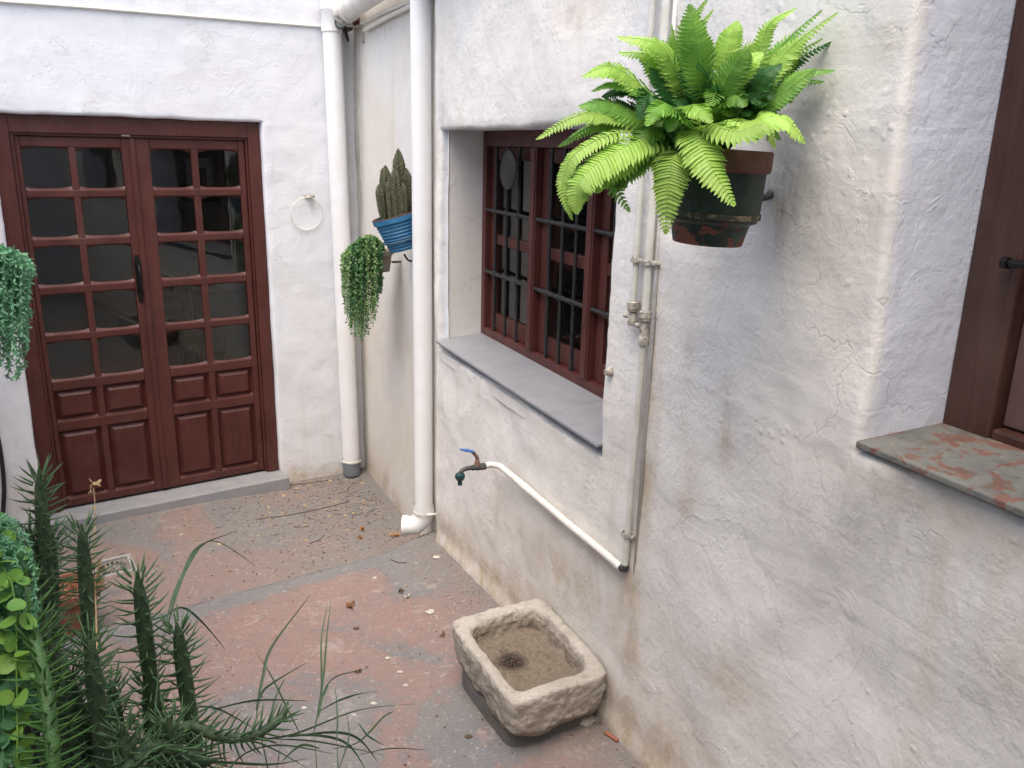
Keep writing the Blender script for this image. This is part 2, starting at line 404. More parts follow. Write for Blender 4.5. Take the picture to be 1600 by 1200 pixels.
M['traillite'] = leafm('trailing_plant_fresh_leaf', (.20, .37, .12), (.33, .47, .20), 60, .3)
M['bluish'] = leafm('blue_green_artificial_foliage', (.12, .31, .16), (.21, .44, .25), 40, .25)
M['round'] = leafm('round_yellow_green_leaf', (.16, .37, .08), (.27, .46, .07), 22, .3)
M['roundb'] = leafm('round_blue_green_leaf', (.12, .31, .14), (.18, .39, .18), 22, .3)
M['cactus'] = simple('olive_cactus_skin', (.055, .068, .030), .8, 0, .4, 90, .004, (.13, .125, .075))
M['grass'] = leafm('green_grass_blade', (.075, .14, .065), (.05, .10, .045), 30, .2)
M['straw'] = simple('dry_straw', (.52, .36, .20), .8)
M['dryleaf'] = simple('dry_brown_leaf', (.28, .12, .05), .8, 0, .5, 60, .002, (.12, .06, .035))
M['orangeleaf'] = simple('dry_orange_leaf', (.46, .22, .08), .8, 0, .5, 60, .002)
M['chipw'] = simple('pale_stone_chip', (.60, .55, .47), .85, 0, .3, 80, .002)
M['litterd'] = simple('dark_leaf_litter', (.075, .05, .033), .9, 0, .5, 80, .001, (.15, .10, .065))
M['litterw'] = simple('pale_grit', (.52, .48, .42), .9, 0, .4, 80)
M['rubber'] = simple('black_rubber', (.012, .012, .013), .5)
M['curtain'] = simple('white_net_curtain', (.85, .85, .85), .9, 0, .1, 6)
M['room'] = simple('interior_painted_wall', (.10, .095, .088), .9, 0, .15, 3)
M['roomfloor'] = simple('interior_floor_tile', (.18, .15, .12), .5, 0, .2, 5)
M['black'] = simple('black_frame', (.01, .01, .01), .4)
M['print'] = simple('pale_print', (.4, .4, .38), .6, 0, .4, 20)
M['darkpit'] = simple('dark_drain_pit', (.012, .011, .01), .9)
M['drain'] = simple('grey_metal_drain', (.30, .275, .25), .55, .2, .3, 40, .0015, (.22, .19, .16))
M['gauge'] = simple('pale_meter_glass', (.42, .48, .46), .2)
M['redbox'] = simple('dark_red_brick_gap', (.14, .05, .045), .9, 0, .4, 40)
M['blackbrown'] = simple('dark_bronze_glass', (.035, .04, .038), .3, .2, .3, 60, .002)

# ------------------------------------------------------------------ wall patches: real dirt and painted shade
def patches(fn_inv, lst):
    """lst of (px, py, half width m, half height m, strength)"""
    out = []
    for px, py, wx, wz, k in lst:
        s, z = fn_inv(px, py); out.append((s, z, wx, wz, k))
    return out
def patch_at(L, s, z):
    v = 0
    for (a, b, wx, wz, k) in L:
        e = ((s - a) / wx) ** 2 + ((z - b) / wz) ** 2
        if e < 4: v += k * math.exp(-e * 1.1)
    return min(v, 1.0)

# ------------------------------------------------------------------ walls with holes
def wall(name, fn, s0, s1, z0, z1, holes, mat, dirt_tone, grime_shade, doff, label, cat='wall', res=.022, back=.5, amp=.006, fine=None):
    def lines(a, b, cuts):
        pts = {round(a, 4), round(b, 4)}
        n = max(1, int((b - a) / res))
        for i in range(1, n): pts.add(round(a + (b - a) * i / n, 4))
        for c in cuts:
            for e in (-.018, -.010, -.004, 0, .004, .010, .018): 
                if a < c + e < b: pts.add(round(c + e, 4))
        pts = sorted(pts); keep = [pts[0]]
        fixed = {round(c + e, 4) for c in cuts for e in (-.018, -.010, -.004, 0, .004, .010, .018)}
        for p in pts[1:]:
            if p - keep[-1] < .006 and p not in fixed: continue
            if p - keep[-1] < .004 and keep[-1] not in fixed: keep[-1] = p; continue
            keep.append(p)
        return keep
    SS = lines(s0, s1, [h[0] for h in holes] + [h[1] for h in holes])
    ZZ = lines(z0, z1, [h[2] for h in holes] + [h[3] for h in holes])
    R = .018
    key = {}; verts = []; da = []; ga = []; lb = []
    def edge_r(s, z):                                        # distance outside a hole
        best = 9
        for h in holes:
            dx = max(h[0] - s, s - h[1], 0); dz = max(h[2] - z, z - h[3], 0)
            best = min(best, math.hypot(dx, dz))
        return best
    def vert(s, z, d):
        k = (round(s, 4), round(z, 4), round(d, 4))
        if k in key: return key[k]
        p0 = fn(s, z, d)
        nv = noise.noise_vector(p0 * 2.3) * amp * 1.3 + noise.noise_vector(p0 * 9) * amp * .55 + noise.noise_vector(p0 * 31) * amp * .30
        e = edge_r(s, z)
        fr = 1.0 if d > -1e-6 else max(.2, 1 + d * 4.5)
        dd = 0
        if d > -1e-6:
            if e < R: dd = -(R - math.sqrt(max(0, R * R - (R - e) ** 2)))
            if doff: dd += doff(s, z)
        else:
            if doff: dd += doff(s, z) * max(0, 1 + d / .1)
        ss, zz = s, z
        if d > -R and d < 0 and e < 1e-6:                   # round the arris on the reveal side too
            pass
        p = fn(ss, zz, d + dd) + nv * fr
        key[k] = len(verts); verts.append(p)
        da.append(patch_at(dirt_tone, s, z) * (1 if d > -.1 else .3)); ga.append(patch_at(grime_shade, s, z) if d > -.05 else 0); lb.append(.9 if d < -.001 else .35 if e < .003 else 0)
        return key[k]
    faces = []
    def inhole(s, z): return any(h[0] < s < h[1] and h[2] < z < h[3] for h in holes)
    for i in range(len(SS) - 1):
        for j in range(len(ZZ) - 1):
            if inhole((SS[i] + SS[i + 1]) / 2, (ZZ[j] + ZZ[j + 1]) / 2): continue
            faces.append((vert(SS[i], ZZ[j], 0), vert(SS[i + 1], ZZ[j], 0), vert(SS[i + 1], ZZ[j + 1], 0), vert(SS[i], ZZ[j + 1], 0)))
    for h in holes:
        dep = h[4]; n = int(dep / .02) + 1
        DD = [0] + [-dep * k / n for k in range(1, n + 1) if dep * k / n > .024]
        zs = [z for z in ZZ if h[2] - 1e-6 <= z <= h[3] + 1e-6]; ss = [s for s in SS if h[0] - 1e-6 <= s <= h[1] + 1e-6]
        for a, b in zip(DD, DD[1:]):
            for sx in (h[0], h[1]):
                for p, q in zip(zs, zs[1:]): faces.append((vert(sx, p, a), vert(sx, q, a), vert(sx, q, b), vert(sx, p, b)))
            for zx in (h[2], h[3]):
                for p, q in zip(ss, ss[1:]): faces.append((vert(p, zx, a), vert(q, zx, a), vert(q, zx, b), vert(p, zx, b)))
    mb = MB(); mb.v = verts; mb.f = [list(f) for f in faces]; mb.s = [True] * len(faces)
    # the thickness behind the face: top, ends and back, with the opening left free
    def quad(a, b, c, d): 
        i = len(mb.v); mb.v += [a, b, c, d]; mb.f.append([i, i + 1, i + 2, i + 3]); mb.s.append(False); da.extend([0] * 4); ga.extend([0] * 4); lb.extend([0] * 4)
    e = .004
    quad(fn(s0, z1 - e, -e), fn(s1, z1 - e, -e), fn(s1, z1 - e, -back), fn(s0, z1 - e, -back))
    for sx in (s0 + e, s1 - e): quad(fn(sx, z0, -e), fn(sx, z1, -e), fn(sx, z1, -back), fn(sx, z0, -back))
    xs = [s0] + sorted(x for h in holes for x in h[:2]) + [s1]
    for i, (a, b) in enumerate(zip(xs, xs[1:])):
        hh = next((h for h in holes if h[0] <= a + 1e-6 and h[1] >= b - 1e-6), None)
        if not hh: quad(fn(a, z0, -back), fn(b, z0, -back), fn(b, z1, -back), fn(a, z1, -back))
        else:
            if hh[2] > z0: quad(fn(a, z0, -back), fn(b, z0, -back), fn(b, hh[2], -back), fn(a, hh[2], -back))
            quad(fn(a, hh[3], -back), fn(b, hh[3], -back), fn(b, z1, -back), fn(a, z1, -back))
    for h in holes:                                          # the rest of the opening through the wall
        q = h[4]
        for sx in (h[0], h[1]): quad(fn(sx, h[2], -q), fn(sx, h[3], -q), fn(sx, h[3], -back), fn(sx, h[2], -back))
        for zx in (h[2], h[3]): quad(fn(h[0], zx, -q), fn(h[1], zx, -q), fn(h[1], zx, -back), fn(h[0], zx, -back))
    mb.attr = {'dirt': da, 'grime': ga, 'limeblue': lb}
    o = mb.build(name, mat, org=fn((s0 + s1) / 2, 0, 0), fix=True, merge=False)
    fd = (fn(0, 0, 1) - fn(0, 0, 0)); me = o.data
    if sum(p.normal.dot(fd) * p.area for p in me.polygons if p.use_smooth) < 0: me.flip_normals()
    return tag(o, label, cat)

Z_TOP = 3.35
# openings
DT0, DT1, DZ1 = .566, 1.876, 2.10                        # door hole in wall A (t), up to z
wx0, wzt = pW(686, 204); wx1, wzb = pW(943, 640)
W0 = wx0; W1 = 3.075; WZ0 = 1.10; WZ1 = wzt + .005
n0 = pW(1396, 345)[0]
N0, N1, NZ0, NZ1 = n0, n0 + .95, pW(1350, 690)[1] - .018, 3.0
def pA0(px, py): return pA(px, py, 0)
dirtA = patches(pA0, [(480, 745, .14, .07, 1.0), (450, 740, .06, .10, .8), (530, 738, .12, .04, .9), (480, 310, .03, .02, .5), (487, 325, .012, .03, .6), (300, 120, .3, .06, .15),
                     (200, 160, .4, .03, .15), (470, 640, .02, .2, .15), (40, 780, .1, .15, .8)])
grey_stripA = patches(pA0, [(548, 300, .018, .9, .4), (548, 600, .018, .7, .4)])  # narrow grey strip on the plaster beside the corner downpipe
wall('door_wall', WA, 0.0, 2.25, -.3, Z_TOP, [(DT0, DT1, -.012, DZ1, .10)], M['wallA'], dirtA, grey_stripA, None,
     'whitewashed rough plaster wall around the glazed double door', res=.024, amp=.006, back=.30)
def pC0(px, py): return pB(px, py, 0)
dirt_shadeC = patches(pC0, [(590, 745, .5, .10, .9), (620, 800, .3, .10, 1.0), (640, 600, .2, .5, .12), (600, 740, .3, .2, .35), (615, 470, .04, .14, .25)])  # foot dirt; the streak right of the trailing plant is painted shadow
grime_shadeC = patches(pC0, [(562, 100, .10, .5, .6), (563, 300, .08, .5, .55), (566, 500, .08, .5, .5), (572, 700, .10, .4, .6), (600, 40, .4, .06, .5), (625, 430, .05, .12, .35), (640, 520, .15, .15, .3)])  # corner mould, a dark band up high, and the pots' shadows painted in
CEND = pB(681, 400, WOFF)[0]
wall('corner_wall', WB, 0.0, CEND + .06, -.3, Z_TOP, [], M['wallC'], dirt_shadeC, grime_shadeC, None,
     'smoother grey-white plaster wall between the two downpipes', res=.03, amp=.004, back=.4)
def pW0(px, py): return pW(px, py, 0)
fz = lambda s: floor_z(WW(s, 0, 0))
dirtB = patches(pW0, [(1018, 450, .035, .35, .5), (1018, 620, .035, .3, .6), (1010, 780, .04, .25, .7), (1003, 500, .04, .06, .5), (1075, 790, .035, .05, .9), (1080, 740, .05, .12, .3),
                     (1130, 690, .03, .06, .8), (1130, 650, .02, .10, .4), (1075, 560, .02, .18, .4), (800, 745, .06, .03, .6), (870, 810, .2, .03, .5), (940, 875, .1, .05, .7),
                     (860, 860, .5, .12, .35), (900, 910, .3, .1, .45), (985, 930, .06, .16, .8), (990, 1010, .05, .14, .6), (775, 790, .03, .2, .5), (1150, 1080, .12, .08, .4), (1100, 1040, .2, .05, .35),
                     (1580, 1020, .06, .12, .4), (1460, 790, .25, .03, .55), (1400, 730, .04, .02, .9), (1540, 850, .2, .05, .3), (900, 20, .2, .06, .45), (930, 90, .1, .1, .25), (1400, 60, .06, .06, .4), (1380, 300, .04, .1, .2),
                     (780, 585, .3, .02, .35), (880, 690, .3, .02, .35), (1040, 1100, .2, .1, .3), (1300, 700, .2, .4, .10), (1205, 210, .03, .02, .8), (700, 80, .1, .2, .15)])
for k in range(60):                                         # the dirty splash band along the foot of the wall
    s = 1.5 + k * .08
    dirtB.append((s, fz(s) + .02, .07, .07 + .06 * abs(noise.noise(V((s * 3, 0, 0)))), .75 + .3 * noise.noise(V((s * 5, 2, 0)))))
    dirtB.append((s, fz(s) + .10, .09, .16 * abs(.5 + noise.noise(V((s * 2, 9, 0)))) + .03, .42))
grime_shadeB = patches(pW0, [(690, 300, .03, .6, .3), (1240, 300, .10, .10, .35), (1225, 330, .05, .08, .6), (1380, 800, .2, .12, .15), (1208, 270, .04, .08, .6), (1350, 950, .4, .3, .18)])  # painted shade beside the fern pot and low at right, plus some grime
ca, cb = pW(1400, 755), pW(1245, 940)
cdv = V((cb[0] - ca[0], cb[1] - ca[1])).normalized(); cn = V((-cdv.y, cdv.x))
if cn.y > 0: cn = -cn
def bulge(s, z):
    q = V((s - ca[0], z - ca[1])); side = q.dot(cn)
    v = -.017 * sstep(-.05, .07, side) * sstep(cb[0] - .45, cb[0] - .05, s + .3 * (z - cb[1]))  # hollow that puts the slanted shade edge into the wall's shape
    v += .010 * sstep(1.1, .2, z) * sstep(1.9, 2.6, s)        # the foot of the wall spreads a little
    v += .011 * noise.noise(V((s * 1.5, z * 1.5, 3.3))) + .008 * noise.noise(V((s * 4, z * 4, 1.3)))
    v += .012 * sstep(fz(s) + .07, fz(s), z)
    return v
wall('window_wall', WW, CEND, 6.6, -.3, Z_TOP, [(W0, W1, WZ0, WZ1, .24), (N0, N1, NZ0, NZ1, .30)], M['wallB'], dirtB, grime_shadeB, bulge,
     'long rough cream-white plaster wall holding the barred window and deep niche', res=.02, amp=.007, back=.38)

def courtyard_wall(name, a, b, z0, z1, th, label):
    """plain wall from a to b (floor points), thickness th"""
    mb = MB(); d = (b - a).normalized(); n = V((d.y, -d.x, 0)); L = (b - a).length
    nx = int(L / .12); nz = int((z1 - z0) / .12)
    fn = lambda x, z: a + d * x + V((0, 0, z))
    vs = []; 
    for i in range(nx + 1):
        for j in range(nz + 1):
            p = fn(L * i / nx, z0 + (z1 - z0) * j / nz); vs.append(p + n * (.004 + .008 * fbm(p, 1.5)))
    mb.add(vs, [(i * (nz + 1) + j, (i + 1) * (nz + 1) + j, (i + 1) * (nz + 1) + j + 1, i * (nz + 1) + j + 1) for i in range(nx) for j in range(nz)], True)
    mb.pbox(lambda x, y, z: a + d * x + n * y + V((0, 0, z)), 0, L, .02, th, z0, z1)
    nv = len(mb.v); mb.attr = {'dirt': [.0] * nv, 'grime': [0.0] * nv}
    return tag(mb.build(name, M['wallA'], org=a, fix=False), label, 'wall')
LB = 2.22
AB = 5.75
c0 = from_ab(-.1, LB, 0); c1 = from_ab(3.0, LB, 0)
courtyard_wall('courtyard_wall', c0, c1, -.3, 2.35, .2, 'whitewashed wall closing the courtyard beyond the left edge')
courtyard_wall('courtyard_wall', from_ab(2.95, 1.86, 0), from_ab(AB + .2, 1.86, 0), -.3, 3.3, .4, 'tall whitewashed wall beside the raised planter, left of the viewer')  # added out of view to darken the lower window wall
c2 = from_ab(AB, LB + .1, 0); c3 = from_ab(AB, -.2, 0)
courtyard_wall('courtyard_wall', c2, c3, -.3, 3.6, .2, 'whitewashed wall behind the viewer, mirrored faintly in the door panes')  # unseen; set close and raised to shade the low window wall
bd = thing('back_door', from_ab(AB - .03, 1.6, .27), 'dark brown plank door behind the viewer, mirrored in the left door panes', 'door')  # unseen, added so the left panes mirror something dark
for k in range(4):
    mb = MB(); b0 = 1.10 + k * .17; mb.pbox(lambda x, y, z: from_ab(x, y, z), AB - .07, AB - .03, b0, b0 + .164, .27, 2.35); mb.build('plank', M['furn'], bd, bevel=.004)
mb = MB(); mb.pbox(lambda x, y, z: from_ab(x, y, z), AB - .09, AB - .03, 1.02, 1.09, .27, 2.43); mb.pbox(lambda x, y, z: from_ab(x, y, z), AB - .09, AB - .03, 1.785, 1.84, .27, 2.43)
mb.pbox(lambda x, y, z: from_ab(x, y, z), AB - .088, AB - .03, 1.09, 1.785, 2.36, 2.43); mb.build('door_frame', M['furn'], bd)

# ------------------------------------------------------------------ floors
def floor():
    mb = MB(); res = .03; A1, B0, B1 = 6.0, -.12, LB + .12
    na, nb = int((A1 + .12) / res), int((B1 - B0) / res); red = []; dust = []
    for i in range(na + 1):
        for j in range(nb + 1):
            a = -.12 + (A1 + .12) * i / na; b = B0 + (B1 - B0) * j / nb
            p = from_ab(a, b, 0); p.z = floor_z(p); mb.v.append(p)
            lowp = sstep(RIDGE + .02, RIDGE - .08, a)
            dd = lowp * (.35 + .65 * sstep(1.3, .2, b)) + (1 - lowp) * (.95 * sstep(.38, .02, b) + .10)
            dd = max(dd, .9 * math.exp(-((a - RIDGE + .07) / .06) ** 2) * sstep(1.6, .4, b))
            dust.append(min(1, dd))
            r = .15 + (1 - lowp) * .55 * math.exp(-((a - 2.15) / .45) ** 2) * math.exp(-((b - .75) / .6) ** 2) + lowp * .35 * math.exp(-((a - 1.15) / .25) ** 2) + (1 - lowp) * .25 * math.exp(-((a - 1.75) / .2) ** 2)
            r -= .9 * math.exp(-((a - RIDGE - .07) / .06) ** 2)
            dp = p - DR; r += 1.1 * math.exp(-((dp.x ** 2 + dp.y ** 2) ** .5 / .16 - 1) ** 2 * 6)
            red.append(max(-1, min(1, r)))
    mb.f = [[i * (nb + 1) + j, (i + 1) * (nb + 1) + j, (i + 1) * (nb + 1) + j + 1, i * (nb + 1) + j + 1] for i in range(na) for j in range(nb)]
    # leave the drain hole open
    def inside(f):
        c = sum((mb.v[k] for k in f), V()) / 4 - DR
        return abs(c.dot(uA)) < .085 and abs(c.dot(nA)) < .085
    mb.f = [f for f in mb.f if not inside(f)]
    mb.s = [True] * len(mb.f); mb.attr = {'red': red, 'dust': dust}
    return tag(mb.build('courtyard_floor', M['floor'], org=from_ab(2, 1, 0), fix=False), kind='structure')
DR = at_z(176, 884, -.055)
DR.z = 0; DRZ = floor_z(DR)
floor()
g = MB(); g.pbox(lambda x, y, z: V((x, y, z)), -30, 30, -30, 30, -.6, -.32)
tag(g.build('ground', M['concrete'], org=V((0, 0, -.4))), kind='structure')

# drain
dr = thing('floor_drain', V((DR.x, DR.y, DRZ)), 'square metal floor drain with a fan of slots sunk in the lower floor', 'drain')
def DRf(x, y, z): return V((DR.x, DR.y, DRZ)) + uA * x - nA * y * -1 * -1 + V((0, 0, z))
mb = MB(); mb.pbox(DRf, -.13, .13, -.13, .13, -.10, -.05); mb.build('pit', M['darkpit'], dr)
mb = MB()
for (x0, x1, y0, y1) in ((-.098, -.075, -.098, .098), (.075, .098, -.098, .098), (-.075, .075, .075, .098), (-.075, .075, -.098, -.075)):
    mb.pbox(DRf, x0, x1, y0, y1, -.05, .004)
mb.build('drain_frame', M['mortar'], dr, bevel=.002)
mb = MB(); n = 64; zt, zb = -.008, -.014
for zz in (zt,):
    ri, ro, rc = .036, .066, .074
    def ringpt(r, k, z=zz): return DRf(r * math.cos(2 * PI * k / n), r * math.sin(2 * PI * k / n), z)
    for k in range(n):
        mb.add([DRf(0, 0, zt), ringpt(ri, k), ringpt(ri, k + 1)], [(0, 1, 2)])
        if k % 4 < 2: mb.add([ringpt(ri, k), ringpt(ro, k), ringpt(ro, k + 1), ringpt(ri, k + 1), ringpt(ri, k, zb - .02), ringpt(ro, k, zb - .02), ringpt(ro, k + 1, zb - .02), ringpt(ri, k + 1, zb - .02)], [(0, 1, 2, 3), (0, 4, 5, 1), (3, 2, 6, 7)])
        a0, a1 = 2 * PI * k / n, 2 * PI * (k + 1) / n
        sq = lambda a: .0755 / max(abs(math.cos(a)), abs(math.sin(a)))
        mb.add([ringpt(ro, k), DRf(sq(a0) * math.cos(a0), sq(a0) * math.sin(a0), zz), DRf(sq(a1) * math.cos(a1), sq(a1) * math.sin(a1), zz), ringpt(ro, k + 1)], [(0, 1, 2, 3)])
mb.build('grate', M['drain'], dr)

# ------------------------------------------------------------------ door
dd_ = thing('double_door', WA(1.22, 0, -.06), 'oxblood red wooden double door with twenty small glass panes and carved lower panels', 'door')
mb = MB()
mb.pbox(WA, 1.80, 1.874, -.005, DZ1 - .002, -.10, -.035); mb.pbox(WA, .568, .637, -.005, DZ1 - .002, -.10, -.035); mb.pbox(WA, .637, 1.80, 2.012, DZ1 - .002, -.10, -.036)
mb.pbox(WA, 1.785, 1.80, -.003, 2.012, -.10, -.048); mb.pbox(WA, .637, .65, -.003, 2.012, -.10, -.048); mb.pbox(WA, .65, 1.785, 1.998, 2.012, -.10, -.048)
mb.build('door_frame', M['door'], dd_, bevel=.003)
ROWS = [(.730, .948), (.985, 1.20), (1.240, 1.448), (1.487, 1.695), (1.733, 1.945)]
def leaf(t0, t1, cols, lab):
    lf = MB(); f0, f1 = -.10, -.06
    (ca0, ca1), (cb0, cb1) = cols                           # pane columns, low t first
    lf.pbox(WA, t0, ca0, .006, 1.997, f0, f1); lf.pbox(WA, cb1, t1, .006, 1.997, f0, f1 + .0005)     # stiles
    lf.pbox(WA, ca1, cb0, .05, 1.945, f0 + .004, f1 - .003)                                          # middle muntin
    rails = [(.006, .05)] + [(.447, .503), (.678, .730)] + [(ROWS[i][1], ROWS[i + 1][0]) for i in range(4)] + [(1.945, 1.997)]
    for a, b in rails: lf.pbox(WA, ca0, cb1, a, b, f0 + .002, f1 - .0015)
    L = lf.build('door_leaf', M['door'], dd_, bevel=.005, seg=2)
    for (a, b) in cols:
        for (z0, z1) in ROWS:
            # small arched heads and sloped sill beads round each pane
            q = MB(); q.pbox(WA, a, b, z0, z1, -.0815, -.078); q.build('pane', M['glass'], L)
            be = MB(); n = 8
            for top in (0, 1):
                vs = []
                for i in range(n + 1):
                    x = a + (b - a) * i / n; u = abs(i / n - .5) * 2
                    h = (.016 * u ** 3 + .004) if top else (.007 + .010 * (u ** 4))
                    e = z1 if top else z0; sgn = -1 if top else 1
                    vs += [WA(x, e - sgn * .001, f1 - .006), WA(x, e + sgn * h, f1 - .018), WA(x, e + sgn * h, f0 + .02)]
                be.add(vs, [(3 * i + k, 3 * i + 3 + k, 3 * i + 4 + k, 3 * i + 1 + k) for i in range(n) for k in (0, 1)])
            be.build('bead', M['door'], L)
    for (a, b) in cols:
        for (z0, z1) in ((.05, .447), (.503, .678)):
            pn = MB(); m1, m2 = .010, .034
            o_ = [(a, z0), (b, z0), (b, z1), (a, z1)]
            i1 = [(a + m1, z0 + m1), (b - m1, z0 + m1), (b - m1, z1 - m1), (a + m1, z1 - m1)]
            i2 = [(a + m2, z0 + m2), (b - m2, z0 + m2), (b - m2, z1 - m2), (a + m2, z1 - m2)]
            vs = [WA(x, z, -.072) for x, z in o_] + [WA(x, z, -.086) for x, z in i1] + [WA(x, z, -.066) for x, z in i2] + [WA(x, z, -.095) for x, z in o_]
            fs = [(k, (k + 1) % 4, (k + 1) % 4 + 4, k + 4) for k in range(4)] + [(k + 4, (k + 1) % 4 + 4, (k + 1) % 4 + 8, k + 8) for k in range(4)] + [(8, 9, 10, 11)]
            pn.add(vs, fs); pn.build('panel', M['doorpanel'], L, bevel=.0025)
    return L
lR = leaf(.652, 1.236, ((.685, .945), (.915 + .03, 1.157)), '')if False else None
lR = leaf(.652, 1.240, ((.686, .908), (.945, 1.157)), '')
lL = leaf(1.244, 1.783, ((1.295, 1.513), (1.546, 1.758)), '')
mb = MB(); mb.pbox(WA, 1.228, 1.256, .010, 1.995, -.059, -.049); mb.build('cover_strip', M['door'], dd_, bevel=.006, seg=3)
# handle on the left leaf
mb = MB(); ht = 1.274
pl = [(-.008, 1.385), (.008, 1.385), (.012, 1.36), (.019, 1.345), (.016, 1.32), (.016, 1.20), (.019, 1.17), (.010, 1.15), (.013, 1.135), (0, 1.115), (-.013, 1.135), (-.010, 1.15), (-.019, 1.17), (-.016, 1.20), (-.016, 1.32), (-.019, 1.345), (-.012, 1.36)]
vs = [WA(ht + x, z, -.0595) for x, z in pl] + [WA(ht + x, z, -.055) for x, z in pl]; n = len(pl)
mb.add(vs, [tuple(range(n)), tuple(range(2 * n - 1, n - 1, -1))] + [(k, (k + 1) % n, (k + 1) % n + n, k + n) for k in range(n)])
mb.tube(spline([WA(ht, 1.33, -.056), WA(ht, 1.325, -.02), WA(ht, 1.28, -.012), WA(ht, 1.23, -.012), WA(ht, 1.185, -.02), WA(ht, 1.18, -.056)], 14), [.006] * 4 + [.009] * 6 + [.006] * 4, 10)
mb.build('handle', M['ironblack'], lL)
mb = MB(); t, z = pA(196, 211, -.05); mb.pbox(WA, t - .02, t + .02, z - .006, z + .006, -.049, -.043); mb.build('catch', M['chipw'], dd_)
# step
stp = MB()
for (a, b) in ((.46, .93), (.93, 1.40), (1.40, 1.90)):
    pass
st = thing('door_step', WA(1.2, -.05, .05), 'long grey stone doorstep slab under the red double door', 'step')
s1 = pA(445, 753, .07)[0]
mb = MB(); mb.pbox(WA, s1 - .02, 1.99, -.12, -.008, -.12, .105); mb.build('slab', M['slatedge'], st, bevel=.006)

# ------------------------------------------------------------------ rooms behind the door and behind the window
def room(name, fn, s0, s1, z0, z1, d0, d1):
    mb = MB(); c = [fn(s, z, d) for d in (d0, d1) for z in (z0, z1) for s in (s0, s1)]
    mb.add(c, [(0, 1, 5, 4), (2, 6, 7, 3), (0, 4, 6, 2), (1, 3, 7, 5), (4, 5, 7, 6)]); 
    return tag(mb.build(name, M['room'], org=fn(s0, z0, d0)), kind='structure')
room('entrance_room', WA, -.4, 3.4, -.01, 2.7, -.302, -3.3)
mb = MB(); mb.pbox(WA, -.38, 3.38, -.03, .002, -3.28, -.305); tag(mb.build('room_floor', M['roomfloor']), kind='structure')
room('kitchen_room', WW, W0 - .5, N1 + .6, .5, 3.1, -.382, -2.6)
def onA(px, py, d): return pA(px, py, d)
# furniture seen dimly through the right leaf
x0, zt = onA(281, 238, -3.2); x1, zb = onA(346, 316, -3.2)
pf = thing('picture_frame', WA(x0, zb, -3.2), 'black framed picture on the room wall behind the top right panes', 'picture')
a, b = min(x0, x1), max(x0, x1); mb = MB()
for (p, q, r, s) in ((a, a + .05, zb, zt), (b - .05, b, zb, zt), (a + .05, b - .05, zb, zb + .05), (a + .05, b - .05, zt - .05, zt)): mb.pbox(WA, p, q, r, s, -3.29, -3.25)
mb.build('frame', M['black'], pf); mb = MB(); mb.pbox(WA, a + .05, b - .05, zb + .05, zt - .05, -3.29, -3.265); mb.build('print', M['print'], pf)
mb = MB(); q_ = [(x0 + (x1 - x0) * u, zb + (zt - zb) * v) for u, v in ((.3, .3), (.7, .3), (.7, .7), (.3, .7))]
mb.pbox(WA, min(q_[0][0], q_[1][0]), max(q_[0][0], q_[1][0]), q_[0][1], q_[2][1], -3.264, -3.262); mb.build('motif', M['black'], pf)
rx0, rz0 = onA(248, 345, -3.2); rx1, _ = onA(292, 345, -3.2)
rk = thing('coat_rack', WA(rx0, rz0, -3.28), 'small dark wall rack with a pointed top behind the right leaf', 'rack')
mb = MB(); a, b = min(rx0, rx1), max(rx0, rx1); mb.pbox(WA, a, b, rz0, rz0 + .035, -3.29, -3.26)
mb.tube(spline([WA(a, rz0 + .03, -3.27), WA((a + b) / 2, rz0 + .16, -3.27), WA(b, rz0 + .03, -3.27)], 9), .008, 6); mb.build('rail', M['furn'], rk)
for k in range(4):
    mb = MB(); x = a + (b - a) * (k + .5) / 4; mb.tube([WA(x, rz0, -3.25), WA(x, rz0 - .05, -3.24), WA(x, rz0 - .05, -3.21)], .007, 6); mb.build('hook', M['furn'], rk)
cx, cz = onA(300, 585, -2.0)
ch = thing('dining_chair', WA(cx, 0, -2.0), 'dark wooden ladder-back chair inside, seen through the lowest right panes', 'chair')
def CF(x, y, z): return WA(cx + x * .9 + y * .35, z, -2.0 - y * .9 + x * .35)
for i, (x, y, h) in enumerate(((-.2, -.2, .45), (.2, -.2, .45), (-.2, .2, .95), (.2, .2, .95))):
    mb = MB(); mb.tube([CF(x, y, .003), CF(x, y + (.05 if h > .5 else 0), h)], .018, 8); mb.build('leg', M['furn'], ch)
mb = MB(); mb.pbox(CF, -.22, .22, -.22, .2, .45, .48); mb.build('seat', M['furn'], ch)
for z in (.62, .75, .88):
    mb = MB(); mb.pbox(CF, -.18, .18, .225, .24, z - .03, z + .03); mb.build('back_slat', M['furn'], ch)
tx, tz = onA(360, 545, -2.5)
tb = thing('side_table', WA(tx, 0, -2.6), 'dark wooden side table inside, behind the lowest right panes', 'table')
mb = MB(); mb.pbox(WA, tx - .35, tx + .3, .72, .76, -2.9, -2.4); mb.build('top', M['furn'], tb)
for x in (-.32, .27):
    for y in (-2.86, -2.44):
        mb = MB(); mb.pbox(WA, tx + x - .02, tx + x + .02, .003, .72, y - .02, y + .02); mb.build('leg', M['furn'], tb)

